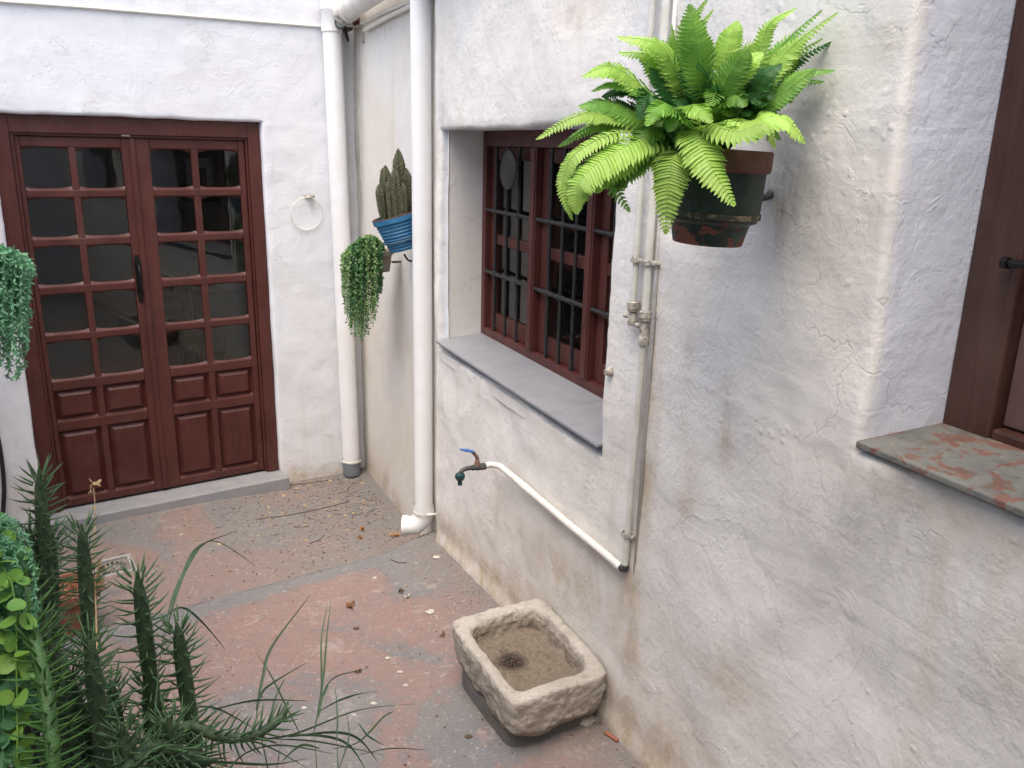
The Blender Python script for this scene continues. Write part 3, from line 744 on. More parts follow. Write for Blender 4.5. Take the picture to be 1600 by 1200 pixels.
# ------------------------------------------------------------------ barred window
WD = -.20                                                   # plane of the frame face
bw = thing('barred_window', WW((W0 + W1) / 2, WZ0, WD), 'red-brown wooden window of three bays behind black iron bars, with grey tiled sill', 'window')
a0 = W0 - .003; a1 = W1 + .003
m1 = pW(830, 400, WD)[0]; m2 = pW(920, 400, WD)[0]
zs = pW(760, 525, WD)[1]; zt_ = WZ1
mb = MB()
mb.pbox(WW, a0, a0 + .05, zs, zt_, WD - .06, WD); mb.pbox(WW, a1 - .05, a1, zs, zt_, WD - .06, WD)
mb.pbox(WW, a0 + .05, a1 - .05, zt_ - .065, zt_ + .002, WD - .06, WD - .001)
mb.pbox(WW, a0 + .05, a1 - .05, zs - .01, zs + .035, WD - .06, WD - .002)
mb.build('frame', M['winwood'], bw, bevel=.004)
for mm in (m1, m2):
    mb = MB(); mb.pbox(WW, mm - .026, mm + .026, zs + .034, zt_ - .064, WD - .06, WD + .002)
    mb.pbox(WW, mm - .018, mm + .018, zs + .04, zt_ - .07, WD + .002, WD + .006); mb.build('mullion', M['winwood'], bw, bevel=.004)
zc1 = pW(762, 328, WD + .0)[1]; zc2 = pW(760, 424, WD + .0)[1]; zc0 = .5 * (zc1 + zc2)
bays = ((a0 + .05, m1 - .026), (m1 + .026, m2 - .026), (m2 + .026, a1 - .05))
for bi, (p, q) in enumerate(bays):
    sb = MB(); z0, z1 = zs + .035, zt_ - .065; e0, e1 = WD - .062, WD - .028; wst = .052
    sb.pbox(WW, p + .002, p + wst, z0, z1, e0, e1); sb.pbox(WW, q - wst, q - .002, z0, z1, e0, e1 + .0004)
    zm = pW(790, 378, WD - .03)[1] 
    sb.pbox(WW, p + wst, q - wst, z0, z0 + .075, e0, e1 - .001); sb.pbox(WW, p + wst, q - wst, z1 - .055, z1, e0, e1 - .001); sb.pbox(WW, p + wst, q - wst, zm - .022, zm + .022, e0, e1 - .002)
    sh = sb.build('sash', M['winwood'], bw, bevel=.004)
    for (za, zb_) in ((z0 + .075, zm - .022), (zm + .022, z1 - .055)):
        g = MB(); g.pbox(WW, p + wst, q - wst, za, zb_, -.0475 + WD, -.0445 + WD); g.build('pane', M['glass'], sh)
    bd = WD - .012
    xs = [p + (q - p) * f for f in ((.20, .46, .72) if bi == 0 else (.26, .52, .78) if bi == 1 else (.30, .56, .82))]
    for x in xs:
        v = MB(); v.tube([WW(x, z0 - .004, bd), WW(x, z1 + .004, bd)], .0075, 10); v.build('bar', M['iron'], bw)
    for zc in (zc1, zc2):
        h = MB(); n = 40; pts = []; rr = []
        for i in range(n + 1):
            x = p - .004 + (q - p + .008) * i / n; pts.append(WW(x, zc, bd + .004))
            near = min(abs(x - y) for y in xs); rr.append(.0085 + .0055 * math.exp(-(near / .014) ** 2))
        h.tube(pts, rr, 10); h.build('crossbar', M['iron'], bw)
# tiled sill
sl_ = MB(); sl_.pbox(WW, W0 + .004, W1 + .004, 1.050, 1.0935, -.205, -.001); sill = sl_.build('sill', M['wallB'], bw)
front = pW(682, 531, .012)
zf, zb_ = pW(682, 531, .012)[1], zs + .002
j1, j2 = pW(782, 600, .012)[0], pW(855, 645, .012)[0]
j1 = pW(779, 593, .0)[0]; j2 = pW(856, 644, 0)[0]
edges = [W0 + .003, pW(783, 605, .01)[0], pW(858, 650, .01)[0], W1 + .02]
def SF(x, y, z):                                            # y: 0 at wall face .. 1 at the frame; sloping sheet
    d = .020 + (WD - .002 - .020) * y; return WW(x, zf + (zb_ - zf) * y + z, d)
for a, b in zip(edges, edges[1:]):
    t_ = MB(); t_.pbox(SF, a + .002, b - .002, 0, .998, -.010, 0); t_.build('tile', M['slate'], sill, bevel=.0015)
    if b < W1: t_ = MB(); t_.pbox(SF, b - .002, b + .002, .001, .997, -.009, .0006); t_.build('joint', M['mortar'], sill)
# hanging disc in the first bay
hc = pW(794, 265, WD + .025); hr = abs(pW(794, 234, WD + .025)[1] - pW(794, 295, WD + .025)[1]) / 2
hd = thing('hanging_disc', WW(hc[0], hc[1], WD + .025), 'dark round glass disc hanging from a wire in the window top', 'ornament')
mb = MB(); mb.lathe([(0, -.003), (hr * .9, -.003), (hr, 0), (hr * .9, .003), (0, .003)], WW(hc[0], hc[1], WD + .025), nB, 28); mb.build('disc', M['blackbrown'], hd)
mb = MB(); mb.tube([WW(hc[0] + hr * math.cos(t), hc[1] + hr * math.sin(t), WD + .025) for t in [2 * PI * k / 30 for k in range(31)]], .004, 6, cap=False); mb.build('rim', M['iron'], hd)
mb = MB(); mb.tube([WW(hc[0], hc[1] + hr, WD + .025), WW(hc[0], zt_ - .05, WD + .006)], .0015, 5); mb.build('wire', M['iron'], hd)
# curtain behind the first bay and a pale one low in the second
cu = MB(); n = 44; vs = []
for i in range(n + 1):
    x = bays[0][0] + .12 + .36 * i / n; dz = .02 * math.sin(i * .95) + .006 * math.sin(i * 2.3)
    vs += [WW(x, 1.06, -.34 + dz), WW(x, 1.98, -.34 + dz * .6)]
cu.add(vs, [(2 * i, 2 * i + 2, 2 * i + 3, 2 * i + 1) for i in range(n)], True)
cuo = tag(cu.build('curtain', M['curtain'], fix=False), 'white pleated net curtain behind the first window bay', 'curtain')
sm_ = cuo.modifiers.new('thick', 'SOLIDIFY'); sm_.thickness = .002

# ------------------------------------------------------------------ niche window at the right edge
nd = pW(1490, 660, 0)
ND = -.215
nw = thing('niche_window', WW((N0 + N1) / 2, NZ0, ND), 'weathered brown wooden window with closed faded shutter deep in the right niche', 'window')
fr1 = pW(1548, 660, ND)[0]
zb0 = pW(1345, 697, .02)[1]
NZS = zb0 + .012
mb = MB(); mb.pbox(WW, N0 + .001, fr1, NZS - .01, NZ1 - .002, ND - .07, ND); mb.pbox(WW, N1 - .09, N1 - .001, NZS - .01, NZ1 - .002, ND - .07, ND)
mb.pbox(WW, fr1, N1 - .09, NZ1 - .09, NZ1 - .002, ND - .07, ND - .001)
mb.pbox(WW, fr1, N1 - .09, NZS - .01, NZS + .022, ND - .07, ND - .004)
mb.build('frame', M['niche'], nw, bevel=.006)
s0_, s1_ = fr1 + .003, (fr1 + N1 - .09) / 2
for (p, q) in ((s0_, s1_ - .001), (s1_ + .001, N1 - .093)):
    mb = MB(); z0, z1 = NZS + .025, NZ1 - .094; st_ = .085
    mb.pbox(WW, p, p + st_, z0, z1, ND - .065, ND - .03); mb.pbox(WW, q - st_, q, z0, z1, ND - .065, ND - .0305)
    cuts = [z0, z0 + .10, z0 + .62, z0 + .70, z1 - .08, z1]
    for k in (0, 2, 4): mb.pbox(WW, p + st_, q - st_, cuts[k], cuts[k + 1], ND - .065, ND - .0315)
    sh = mb.build('shutter', M['shutter'], nw, bevel=.004)
    for (z0p, z1p) in ((cuts[1], cuts[2]), (cuts[3], cuts[4])):
        pn = MB(); m2_ = .035
        o_ = [(p + st_, z0p), (q - st_, z0p), (q - st_, z1p), (p + st_, z1p)]
        i2 = [(p + st_ + m2_, z0p + m2_), (q - st_ - m2_, z0p + m2_), (q - st_ - m2_, z1p - m2_), (p + st_ + m2_, z1p - m2_)]
        pn.add([WW(x, z, ND - .055) for x, z in o_] + [WW(x, z, ND - .038) for x, z in i2], [(k, (k + 1) % 4, (k + 1) % 4 + 4, k + 4) for k in range(4)] + [(4, 5, 6, 7)])
        pn.build('panel', M['shutter'], sh, bevel=.002)
zb_r = pW(1566, 411, ND + .03)
mb = MB(); mb.tube([WW(zb_r[0], zb_r[1], ND + .02), WW(N1 - .02, zb_r[1], ND + .02)], .0075, 10); mb.lathe([(.0, -.006), (.011, -.006), (.011, .006), (0, .006)], WW(zb_r[0], zb_r[1], ND + .02), -uB, 12)
mb.tube([WW(zb_r[0] + .006, zb_r[1], ND + .02), WW(zb_r[0] + .006, zb_r[1], ND - .01)], .006, 8)
mb.build('grab_bar', M['ironblack'], nw)
ns = MB(); zn = pW(1345, 697, .03)[1]
def NSf(x, y, z): return WW(x, zn + .010 * y + z, .014 + (ND - .01 - .014) * y)
ns.pbox(NSf, N0 - .0, N1 + .0, 0, 1, -.014, 0)
m = N('worn_grey_painted_sill')
c = m.mix(m.ramp(m.noise(7, 5), [(.4, 0), (.65, 1)]), (.165, .17, .152), (.125, .13, .127))
c = m.mix(m.ramp(m.noise((12, 12, 12), 8, .66, .8, (1.2, 7.7, .4)), [(.54, 0), (.56, .9)]), c, (.17, .082, .062))
c = m.mix(m.ramp(m.noise(40, 5, .7), [(.60, 0), (.66, .7)]), c, (.26, .235, .18))
c = m.mix(m.ramp(m.noise(18, 6, .75, 0, (6, 6, 6)), [(.52, 0), (.66, .6)]), c, (.07, .06, .045))
m.bump(m.noise(50, 5), .002); msill = m.done(c, .75, .3)
ns.build('sill', msill, nw, bevel=.003)
mb = MB()
q0 = pW(1596, 700, .03)
mb.tube(spline([WW(q0[0] + .004, zn + .075, -.05), WW(q0[0], zn + .05, -.03), WW(q0[0] + .004, zn + .02, -.02), WW(q0[0] + .02, zn + .004, -.02)], 12), .010, 8)
tag(mb.build('black_hook', M['rubber']), 'black curved rubber hook lying on the niche sill at the frame edge', 'hook')
# lime lump on the niche sill corner and screw boss beside the first window
rb = pW(950, 581, .01)
mb = MB(); mb.lathe([(.0, .02), (.008, .02), (.011, .014), (.015, .004), (.020, -.03)], WW(rb[0], rb[1], .0), nB, 14); mb.lathe([(0, .0205), (.0035, .0205)], WW(rb[0], rb[1], .0), nB, 10)
tag(mb.build('wall_plug', M['pipegrime']), 'small whitewashed round plug in the flaking window edge', 'plug')

# ------------------------------------------------------------------ downpipes
P1T, P1D = pA(548, 600, .062)[0], .062
dp = thing('downpipe', WA(P1T, -.08, P1D), 'white downpipe with a grey foot in the far corner by the door', 'pipe', 'white downpipes in the corner')
zt1 = pA(520, 50, .062)[1]
t_top = pA(519, 60, .062)[0]; t_bot = pA(549, 715, .062)[0]
mb = MB(); mb.tube([WA(t_bot, .0, P1D), WA(t_bot * .5 + t_top * .5, 1.3, P1D), WA(t_top, zt1, P1D)], .054, 28); mb.build('pipe', M['pvc'], dp)
mb = MB(); mb.tube([WA(t_bot, -.09, P1D), WA(t_bot, .0, P1D), WA(t_bot, .003, P1D)], [.0565, .0575, .055], 28); mb.build('foot', M['greycap'], dp)
mb = MB(); mb.lathe([(.060, -.012), (.064, -.006), (.064, .002), (.060, .006)], WA(t_bot, .008, P1D), n=28); mb.build('ring', M['pvcdirty'], dp)
mb = MB(); mb.lathe([(.054, -.004), (.060, 0), (.060, .10), (.064, .105), (.064, .118), (.061, .125), (.061, .8), (.0, .8)], WA(t_top, zt1, P1D), n=28); mb.build('sleeve', M['pvc'], dp)
mb = MB(); mb.lathe([(.061, -.004), (.0655, 0), (.0655, .010), (.061, .014)], WA(t_top, zt1 + .11, P1D), n=28); mb.build('ring', M['pvcdirty'], dp)

P2S = pB(659, 400, .055)[0]; P2D = .055
z_el = pB(665, 800, .055)[1]
dp2 = thing('downpipe', WB(P2S, z_el, P2D), 'white downpipe with a clamp and an elbow kicking out above the ridge', 'pipe', 'white downpipes in the corner')
s_t = pB(657, 0, .055)[0]; s_b = pB(662, 760, .055)[0]
mb = MB(); ze = pB(665, 836, .055)[1] + .04
mb.tube([WB(s_b, ze + .11, P2D), WB((s_b + s_t) / 2, 1.6, P2D), WB(s_t, 3.4, P2D)], .0455, 28); mb.build('pipe', M['pvc'], dp2)
eo = at_z(636, 822, ze) - WB(s_b, ze, P2D); ed = V((eo.x, eo.y, 0)).normalized(); ed = (nB * .75 - uA * .0 + uB * .35).normalized()
cpt = WB(s_b, ze, P2D); pts = [cpt + V((0, 0, .12)), cpt + V((0, 0, .075))]
for k in range(1, 9):
    a = PI / 2 * k / 8; pts.append(cpt + V((0, 0, .075)) + V((0, 0, -.075)) * math.sin(a) + ed * .075 * (1 - math.cos(a)))
pts.append(cpt + ed * .105)
mb = MB(); mb.tube(pts, [.049] * 2 + [.048] * 8 + [.048], 28, cap=False); mb.tube([cpt + ed * .085, cpt + ed * .11], .0515, 28, cap=False)
mb.tube([cpt + ed * .11, cpt + ed * .108, cpt + ed * .02], [.0515, .045, .044], 28, cap=False)
mb.tube([cpt + V((0, 0, .085)), cpt + V((0, 0, .125))], .0515, 28, cap=False)
mb.build('elbow', M['pvc'], dp2, fix=False)
zc = pB(661, 797, .055)[1]
mb = MB(); mb.lathe([(.046, -.008), (.053, -.007), (.053, .007), (.046, .008)], WB(s_b, zc, P2D), n=28); mb.tube([WB(s_b - .055, zc, P2D), WB(s_b - .055, zc, -.01)], .006, 8); mb.tube([WB(s_b + .055, zc, P2D), WB(s_b + .055, zc, -.01)], .006, 8)
c_ = WB(s_b, zc, P2D) + (CAM - WB(s_b, zc, P2D)).normalized() * .05; c_.z = zc
mb.tube([c_ + V((.0, 0, .014)), c_ + V((0, 0, -.014))], .008, 8); mb.build('clamp', M['pvcdirty'], dp2)

# overhead pipework in the corner
oh = thing('overhead_pipe', WB(.2, 2.75, .08), 'fat white waste pipe with a socket running overhead out of the corner', 'pipe')
z_o = pB(580, 12, .10)[1] + .055
mb = MB()
mb.tube([WB(.16, z_o, .085), WB(2.1, z_o + .05, .085)], .056, 28); mb.build('pipe', M['pvcdirty'], oh)
mb = MB(); mb.tube([WB(.15, z_o, .085), WB(.30, z_o + .002, .085)], .064, 28); mb.build('socket', M['pvcdirty'], oh)
mb = MB(); mb.tube([WB(.25, z_o - .085, -.005), WB(.25, z_o - .075, .10), WB(.25, z_o - .03, .155)], .008, 6); mb.pbox(WB, .235, .265, z_o - .16, z_o - .05, -.01, .012); mb.build('bracket', M['pipegrime'], oh)
for lab, (pxa, pya), (pxb, pyb) in (('upper thin white conduit running under the overhead pipe', (566, 36), (640, 2)), ('lower thin white conduit running under the overhead pipe', (570, 47), (640, 10))):
    s_a, z_a = pB(pxa, pya, .02); s_b2, z_b = pB(pxb, pyb, .02)
    k = 2.6 / (s_b2 - s_a) if s_b2 > s_a else 1
    mb = MB(); mb.tube([WB(s_a, z_a, .02), WB(s_a + (s_b2 - s_a) * .5, z_a + (z_b - z_a) * .5 + .004, .02), WB(s_b2, z_b, .02), WB(CEND - .01, z_b + (z_b - z_a) / (s_b2 - s_a) * (CEND - .01 - s_b2), .02)], .0115, 10)
    tag(mb.build('conduit', M['pipew']), lab, 'conduit', 'thin conduits in the corner')
gx, gz = pA(532, 36, .13)
gm = thing('pressure_gauge', WA(gx, gz, .13), 'small round dark pressure gauge beside the corner downpipe', 'gauge')
gdir = (CAM - WA(gx, gz, .13)); gdir.z = -.25; gdir.normalize()
mb = MB(); mb.lathe([(0, -.02), (.03, -.02), (.032, 0), (.032, .008), (.026, .010), (.025, .004)], WA(gx, gz, .13), gdir, 24); mb.build('case', M['darkmetal'], gm)
mb = MB(); mb.lathe([(0, .005), (.025, .005)], WA(gx, gz, .13), gdir, 24); mb.build('dial', M['gauge'], gm)
g0 = WA(gx, gz, .13)
mb = MB(); mb.tube(spline([g0 - gdir * .015, g0 - uA * -.05 + V((0, 0, -.015)), WB(.02, gz - .02, .05), WB(.10, gz - .01, .03)], 10), .009, 8)
mb.tube(spline([WB(.02, gz - .02, .05), WB(.03, gz + .08, .05), WB(.05, gz + .2, .04)], 8), .010, 8); mb.ball(WB(.03, gz - .01, .05), .026, 10); mb.ball(WB(.08, gz - .01, .04), .022, 10); mb.ball(WB(.02, gz + .06, .05), .018, 8)
mb.tube([WB(.03, gz - .03, .05), WB(.05, gz - .08, .04)], .007, 6)
mb.build('valve_pipes', M['darkmetal'], gm)
mb = MB(); mb.pbox(WB, .05, .17, gz + .005, gz + .10, -.01, .015); tag(mb.build('brick_patch', M['redbox'], bevel=.004), 'bare dark red brick patch in the corner under the overhead pipe', 'brick')

# cable along the door wall, iron ring
mb = MB(); pts = []
for px, py in ((-60, -4), (0, 2), (100, 9), (200, 17), (320, 27), (430, 36), (507, 42)):
    t, z = pA(px, py, .008); pts.append(WA(t, z, .008))
mb.tube(spline(pts, 30), .0075, 8); tag(mb.build('cable', M['pipew']), 'white painted cable tacked high across the door wall', 'cable')
rg = thing('wall_ring', WA(*pA(483, 308, .02), .02), 'thin white wire hoop hanging on the plaster beside the door', 'ring')
rc = pA(480, 335, .03); rr = (abs(pA(456, 335, .03)[0] - pA(505, 335, .03)[0])) / 2
mb = MB(); mb.tube([WA(rc[0] + rr * math.cos(t), rc[1] + .003 + rr * 1.0 * math.sin(t), .022 + .012 * math.sin(t)) for t in [2 * PI * k / 40 for k in range(41)]], .0032, 7, cap=False); mb.build('hoop', M['pipew'], rg)
mb = MB(); tt, zz = pA(484, 308, .02); mb.tube([WA(tt + .02, zz + .006, -.005), WA(tt, zz, .03), WA(tt - .03, zz + .004, -.005)], [.010, .013, .010], 8); mb.build('staple', M['pipegrime'], rg)

# ------------------------------------------------------------------ supply pipes and tap on the window wall
PD = .018
def clip(x, z, parent):
    c = MB(); c.lathe([(.0135, -.007), (.0165, -.006), (.0165, .006), (.0135, .007)], WW(x, z, PD), n=14); c.tube([WW(x + .012, z, PD + .002), WW(x + .024, z, PD), WW(x + .024, z - .002, -.02)], .0065, 7)
    c.build('clip', M['pipegrime'], parent)
def fitting(x, z, parent, full):
    c = MB(); c.lathe([(.0125, .030), (.0175, .028), (.0175, .012), (.0155, .010), (.0155, .004), (.012, 0)], WW(x, z, PD), n=8, sm=False); c.build('nut', M['pipegrime'], parent)
    c = MB(); c.lathe([(.0, .004), (.011, .002), (.013, -.02), (.015, -.028), (.013, -.036), (.0, -.037)] if not full else [(.011, .004), (.012, -.015), (.014, -.024), (.011, -.036), (.015, -.042), (.015, -.062), (.009, -.066)], WW(x, z, PD), n=12)
    c.tube([WW(x - .0, z - .014, PD), WW(x - .024, z - .012, PD + .012)], .0065, 8); c.build('valve', M['pipegrime'], parent)
sa, _ = pW(1008, 470, PD); sb_, _ = pW(988, 470, PD)
sa = pW(1017, 412, PD)[0] * .5 + pW(1006, 480, PD)[0] * .5
sb_ = pW(996, 400, PD)[0] * .5 + pW(988, 485, PD)[0] * .5
zva = pW(1003, 500, PD)[1] - .002; zvb = pW(987, 487, PD)[1]
se, ze_ = pW(976, 888, PD)
spA = thing('water_pipe', WW(sa, ze_, PD), 'longer pale wall pipe running down to the tap branch elbow', 'pipe', 'pale vertical wall pipes')
mb = MB(); mb.tube([WW(sa, 3.3, PD), WW(sa, 2.2, PD + .002), WW(sa, zva + .02, PD)], .0108, 12); mb.build('upper_pipe', M['pipeg'], spA)
mb = MB(); mb.tube([WW(sa, zva - .06, PD), WW(sa * .6 + se * .4, (zva + ze_) / 2, PD), WW(se, ze_ + .012, PD)], .0095, 12); mb.build('lower_pipe', M['pipeg'], spA)
mb = MB(); mb.tube([WW(sa + .016, 3.3, PD - .014), WW(sa + .016, ze_ - .0, PD - .014)], .006, 6); mb.build('mortar_ridge', M['wallB'], spA)
fitting(sa, zva, spA, True); clip(sa, pW(1017, 411, PD)[1], spA); clip(se, pW(984, 838, PD)[1], spA)
spB = thing('water_pipe', WW(sb_, zvb, PD), 'shorter pale wall pipe ending in a small stop valve', 'pipe', 'pale vertical wall pipes')
mb = MB(); mb.tube([WW(sb_, 3.3, PD), WW(sb_, 2.2, PD), WW(sb_, zvb + .02, PD)], .0092, 12); mb.build('upper_pipe', M['pipeg'], spB)
fitting(sb_, zvb, spB, False); clip(sb_, pW(995, 406, PD)[1], spB)
# branch
s1b, z1b = pW(782, 728, PD + .015)
tp = thing('garden_tap', WW(s1b, z1b, PD), 'outdoor tap with blue lever and green nozzle on a sloping white branch pipe', 'tap')
mb = MB(); mb.tube([WW(se, ze_ + .010, PD), WW(se, ze_, PD + .001), WW(se - .012, ze_ - .002, PD + .004)], [.013, .0135, .013], 10); mb.build('elbow', M['darkmetal'], tp)
bp = []
for k in range(9):
    u = k / 8; bp.append(WW(se - .01 + (s1b - se + .01) * u, ze_ - .002 + (z1b - ze_ + .002) * u + .003 * noise.noise(V((u * 4, 0, 0))), PD + .006 + .012 * u))
mb = MB(); mb.tube(bp, [.0125] * 6 + [.0145, .0125, .012], 12)
bend = WW(s1b, z1b, PD + .02)
mb.tube(spline([bend + (bp[-1] - bp[-2]) * -.1, bend, WW(s1b - .02, z1b + .002, PD + .045), WW(s1b - .02, z1b, PD + .075)], 10), .012, 12)
mb.build('branch_pipe', M['pipew'], tp)
T0 = WW(s1b - .02, z1b, PD + .075); out = nB
mb = MB(); mb.tube([T0 - out * .005, T0 + out * .03], .0145, 8, sm=False); mb.tube([T0 + out * .03, T0 + out * .05], .011, 10)
mb.tube(spline([T0 + out * .045, T0 + out * .075, T0 + out * .092 + V((0, 0, -.008)), T0 + out * .098 + V((0, 0, -.022))], 9), .0085, 10)
mb.build('tap_body', M['darkmetal'], tp)
mb = MB(); nz = T0 + out * .098
mb.lathe([(.009, -.014), (.018, -.018), (.020, -.030), (.014, -.042), (.009, -.046), (.009, -.062), (.0, -.062)], nz, n=14); mb.build('nozzle', M['greenpl'], tp)
hb = T0 + out * .028
lev = spline([hb + V((0, 0, .008)), hb + V((0, 0, .03)), hb + out * .004 + V((0, 0, .045)), hb + out * .02 + V((0, 0, .065)) - uB * -.0], 9)
mb = MB(); mb.tube(lev, .0075, 8); mb.lathe([(.011, .0), (.011, .022), (.006, .03)], hb, n=10); mb.build('lever', M['rust'], tp)
mb = MB(); mb.tube([lev[-1] - out * .004, lev[-1] + out * .02 + V((0, 0, .008)), lev[-1] + out * .05 + V((0, 0, .016))], [.009, .012, .006], 10, flat=.5); mb.build('grip', M['bluepl'], tp)

def rnd_d():
    t = random.uniform(0, 2 * PI); return V((math.cos(t), math.sin(t), 0))
# ------------------------------------------------------------------ stone basin
RZ = .445
cr = [at_z(708, 972, RZ), at_z(851, 932, RZ), at_z(963, 1043, RZ), at_z(803, 1098, RZ)]
_m = sum(cr, V()) / 4; cr = [_m + (c_ - _m) * 1.06 for c_ in cr]
# keep the wall side clear of the wall face
for i in (1, 2):
    a_, b_ = ab(cr[i])
    if b_ < WOFF + .016: cr[i] = from_ab(a_, WOFF + .016, RZ)
cc = sum(cr, V()) / 4
bs = thing('stone_basin', V((cc.x, cc.y, .27)), 'square rough limestone basin with silt and a dark patch inside', 'basin')
def rrect(u, k=5.0):                                        # point on a rounded square, u in 0..1, size 1 half
    a = 2 * PI * u; c, s = math.cos(a), math.sin(a)
    r = 1 / ((abs(c) ** k + abs(s) ** k) ** (1 / k)); return c * r, s * r
def bil(x, y):                                              # -1..1 to the four rim corners
    u, v = (x + 1) / 2, (y + 1) / 2
    return cr[0] * (1 - u) * (1 - v) + cr[1] * u * (1 - v) + cr[2] * u * v + cr[3] * (1 - u) * v
prof = [(.74, -.150), (.86, -.148), (.93, -.138), (.965, -.115), (.985, -.08), (.998, -.045), (1.003, -.018), (1.001, -.006), (.992, 0), (.95, .003), (.90, .003), (.845, .002), (.81, 0), (.79, -.008), (.77, -.03), (.745, -.06), (.72, -.078), (.68, -.092), (.4, -.104), (.0, -.106)]
n = 220; mb = MB(); dat = []
pf2 = []
for (r0_, z0_), (r1_, z1_) in zip(prof, prof[1:]):
    st_ = max(1, int(math.hypot((r1_ - r0_) * .2, z1_ - z0_) / .006)); pf2 += [(r0_ + (r1_ - r0_) * i / st_, z0_ + (z1_ - z0_) * i / st_) for i in range(st_)]
prof = pf2 + [prof[-1]]
for (r, z) in prof:
    for k in range(n):
        kk = 6.0 + (6.0 if r > .8 else 0.0)
        x, y = rrect(k / n, kk); p = bil(x * r, y * r); p.z = RZ + z
        o_ = V((p.x - cc.x, p.y - cc.y, 0)).normalized()
        amp = .0075 if (z < -.012 and r > .84) else .008 if r < .80 and r > .65 else .004
        p += o_ * amp * (noise.noise(p * 22) * .9 + noise.noise(p * 60) * .75 + noise.noise(p * 130) * .35 + .9 * noise.noise(p * 8)); p.z += (.004 if amp < .005 else .003) * (noise.noise(p * 19) + .6 * noise.noise(p * 60))
        if z < -.10 and r > .7: p.z += .026 * noise.noise(V((p.x, p.y, 0)) * 10)
        mb.v.append(p)
        dat.append(.85 if r < .77 else (.28 if z < -.02 else .0) + (.45 if z < -.12 else 0))  # dirty inside; outer sides browner below the rim, most at the bottom
m_ = len(prof)
mb.f = [[i * n + k, i * n + (k + 1) % n, (i + 1) * n + (k + 1) % n, (i + 1) * n + k] for i in range(m_ - 1) for k in range(n)]
mb.s = [True] * len(mb.f)
ctr = len(mb.v); q = cc.copy(); q.z = RZ - .15; mb.v.append(q); dat.append(1)
mb.f += [[k, (k + 1) % n, ctr] for k in range(n)]; mb.s += [True] * n
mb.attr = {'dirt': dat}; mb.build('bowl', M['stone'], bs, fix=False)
# silt
mb = MB(); n = 40; dat = []; blk = at_z(800, 1033, RZ - .076)
for i in range(n + 1):
    for j in range(n + 1):
        x, y = -1 + 2 * i / n, -1 + 2 * j / n
        k_ = (abs(x) ** 5 + abs(y) ** 5) ** .2; mx_ = max(abs(x), abs(y), 1e-6)
        s_ = .75 * mx_ / max(k_, 1e-6) if mx_ > 0 else 0
        p = bil(x * s_, y * s_); p.z = RZ - .078 + .006 * noise.noise(p * 14) + .004 * noise.noise(p * 50) + .010 * mx_ ** 6
        d = math.hypot(p.x - blk.x, p.y - blk.y); mb.v.append(p); dat.append(max(0, 1.35 - (d / .050) ** 1.5) if d < .09 else 0)
mb.f = [[i * (n + 1) + j, (i + 1) * (n + 1) + j, (i + 1) * (n + 1) + j + 1, i * (n + 1) + j + 1] for i in range(n) for j in range(n)]; mb.s = [True] * len(mb.f)
mb.attr = {'dirt': dat}; mb.build('silt', M['sediment'], bs, fix=False)
random.seed(44); mb = MB()
for _ in range(420):
    x, y = random.uniform(-.6, .6), random.uniform(-.6, .6); q = bil(x, y); q.z = RZ - .072 + .003 * random.random()
    if random.random() < .35: q = V((blk.x + random.gauss(0, .022), blk.y + random.gauss(0, .022), RZ - .070))
    s_ = random.uniform(.0012, .0040); e = rnd_d(); o_ = V((-e.y, e.x, .2)) * .6
    mb.add([q - e * s_, q + o_ * s_, q + e * s_, q - o_ * s_, q + V((0, 0, s_ * .6))], [(0, 1, 4), (1, 2, 4), (2, 3, 4), (3, 0, 4)])
sg_ = mb.build('silt_crumbs', M['litterd'], bs, fix=False); sg_['kind'] = 'stuff'
# plinth under it
mb = MB(); n = 80; pr = [(.93, -.34), (.90, -.285), (.89, -.25), (.88, -.18), (.88, -.135), (.5, -.132), (0, -.132)]
for (r, z) in pr:
    for k in range(n):
        x, y = rrect(k / n, 9); p = bil(x * r + .0, y * r * (.96) - (.03 if r > .5 else 0)); p.z = RZ + z
        o_ = V((p.x - cc.x, p.y - cc.y, 0)).normalized(); p += o_ * .007 * (noise.noise(p * 14) + noise.noise(p * 40) * .6); mb.v.append(p)
mb.f = [[i * n + k, i * n + (k + 1) % n, (i + 1) * n + (k + 1) % n, (i + 1) * n + k] for i in range(len(pr) - 1) for k in range(n)]; mb.s = [True] * len(mb.f)
tag(mb.build('basin_plinth', M['concrete'], org=V((cc.x, cc.y, .1)), fix=False), 'rough dark concrete plinth under the limestone basin', 'plinth')
def rock(name, p, r, sc, mat, label, cat, group=None, jag=.9, n=10):
    mb = MB(); mb.ball(V((0, 0, 0)), r, n, sc)
    for i, v in enumerate(mb.v):
        v += v.normalized() * r * .35 * jag * noise.noise((v + p * 13) * (1.4 / r))
    mb.v = [v + p + V((0, 0, r * sc[2] * .8)) for v in mb.v]
    return tag(mb.build(name, mat, org=p), label, cat, group)
def onfloor(px, py, zadd=0):
    p = at_z(px, py, .1)
    for _ in range(6): p = at_z(px, py, floor_z(p))
    return V((p.x, p.y, floor_z(p) + zadd))
p = at_z(927, 1118, .25); a_, b_ = ab(p)
rock('support_stone', from_ab(a_, max(b_, .12), .225), .034, (1.4, .9, .8), M['stone'], 'small wedge stone jammed under the basin near the wall', 'stone')

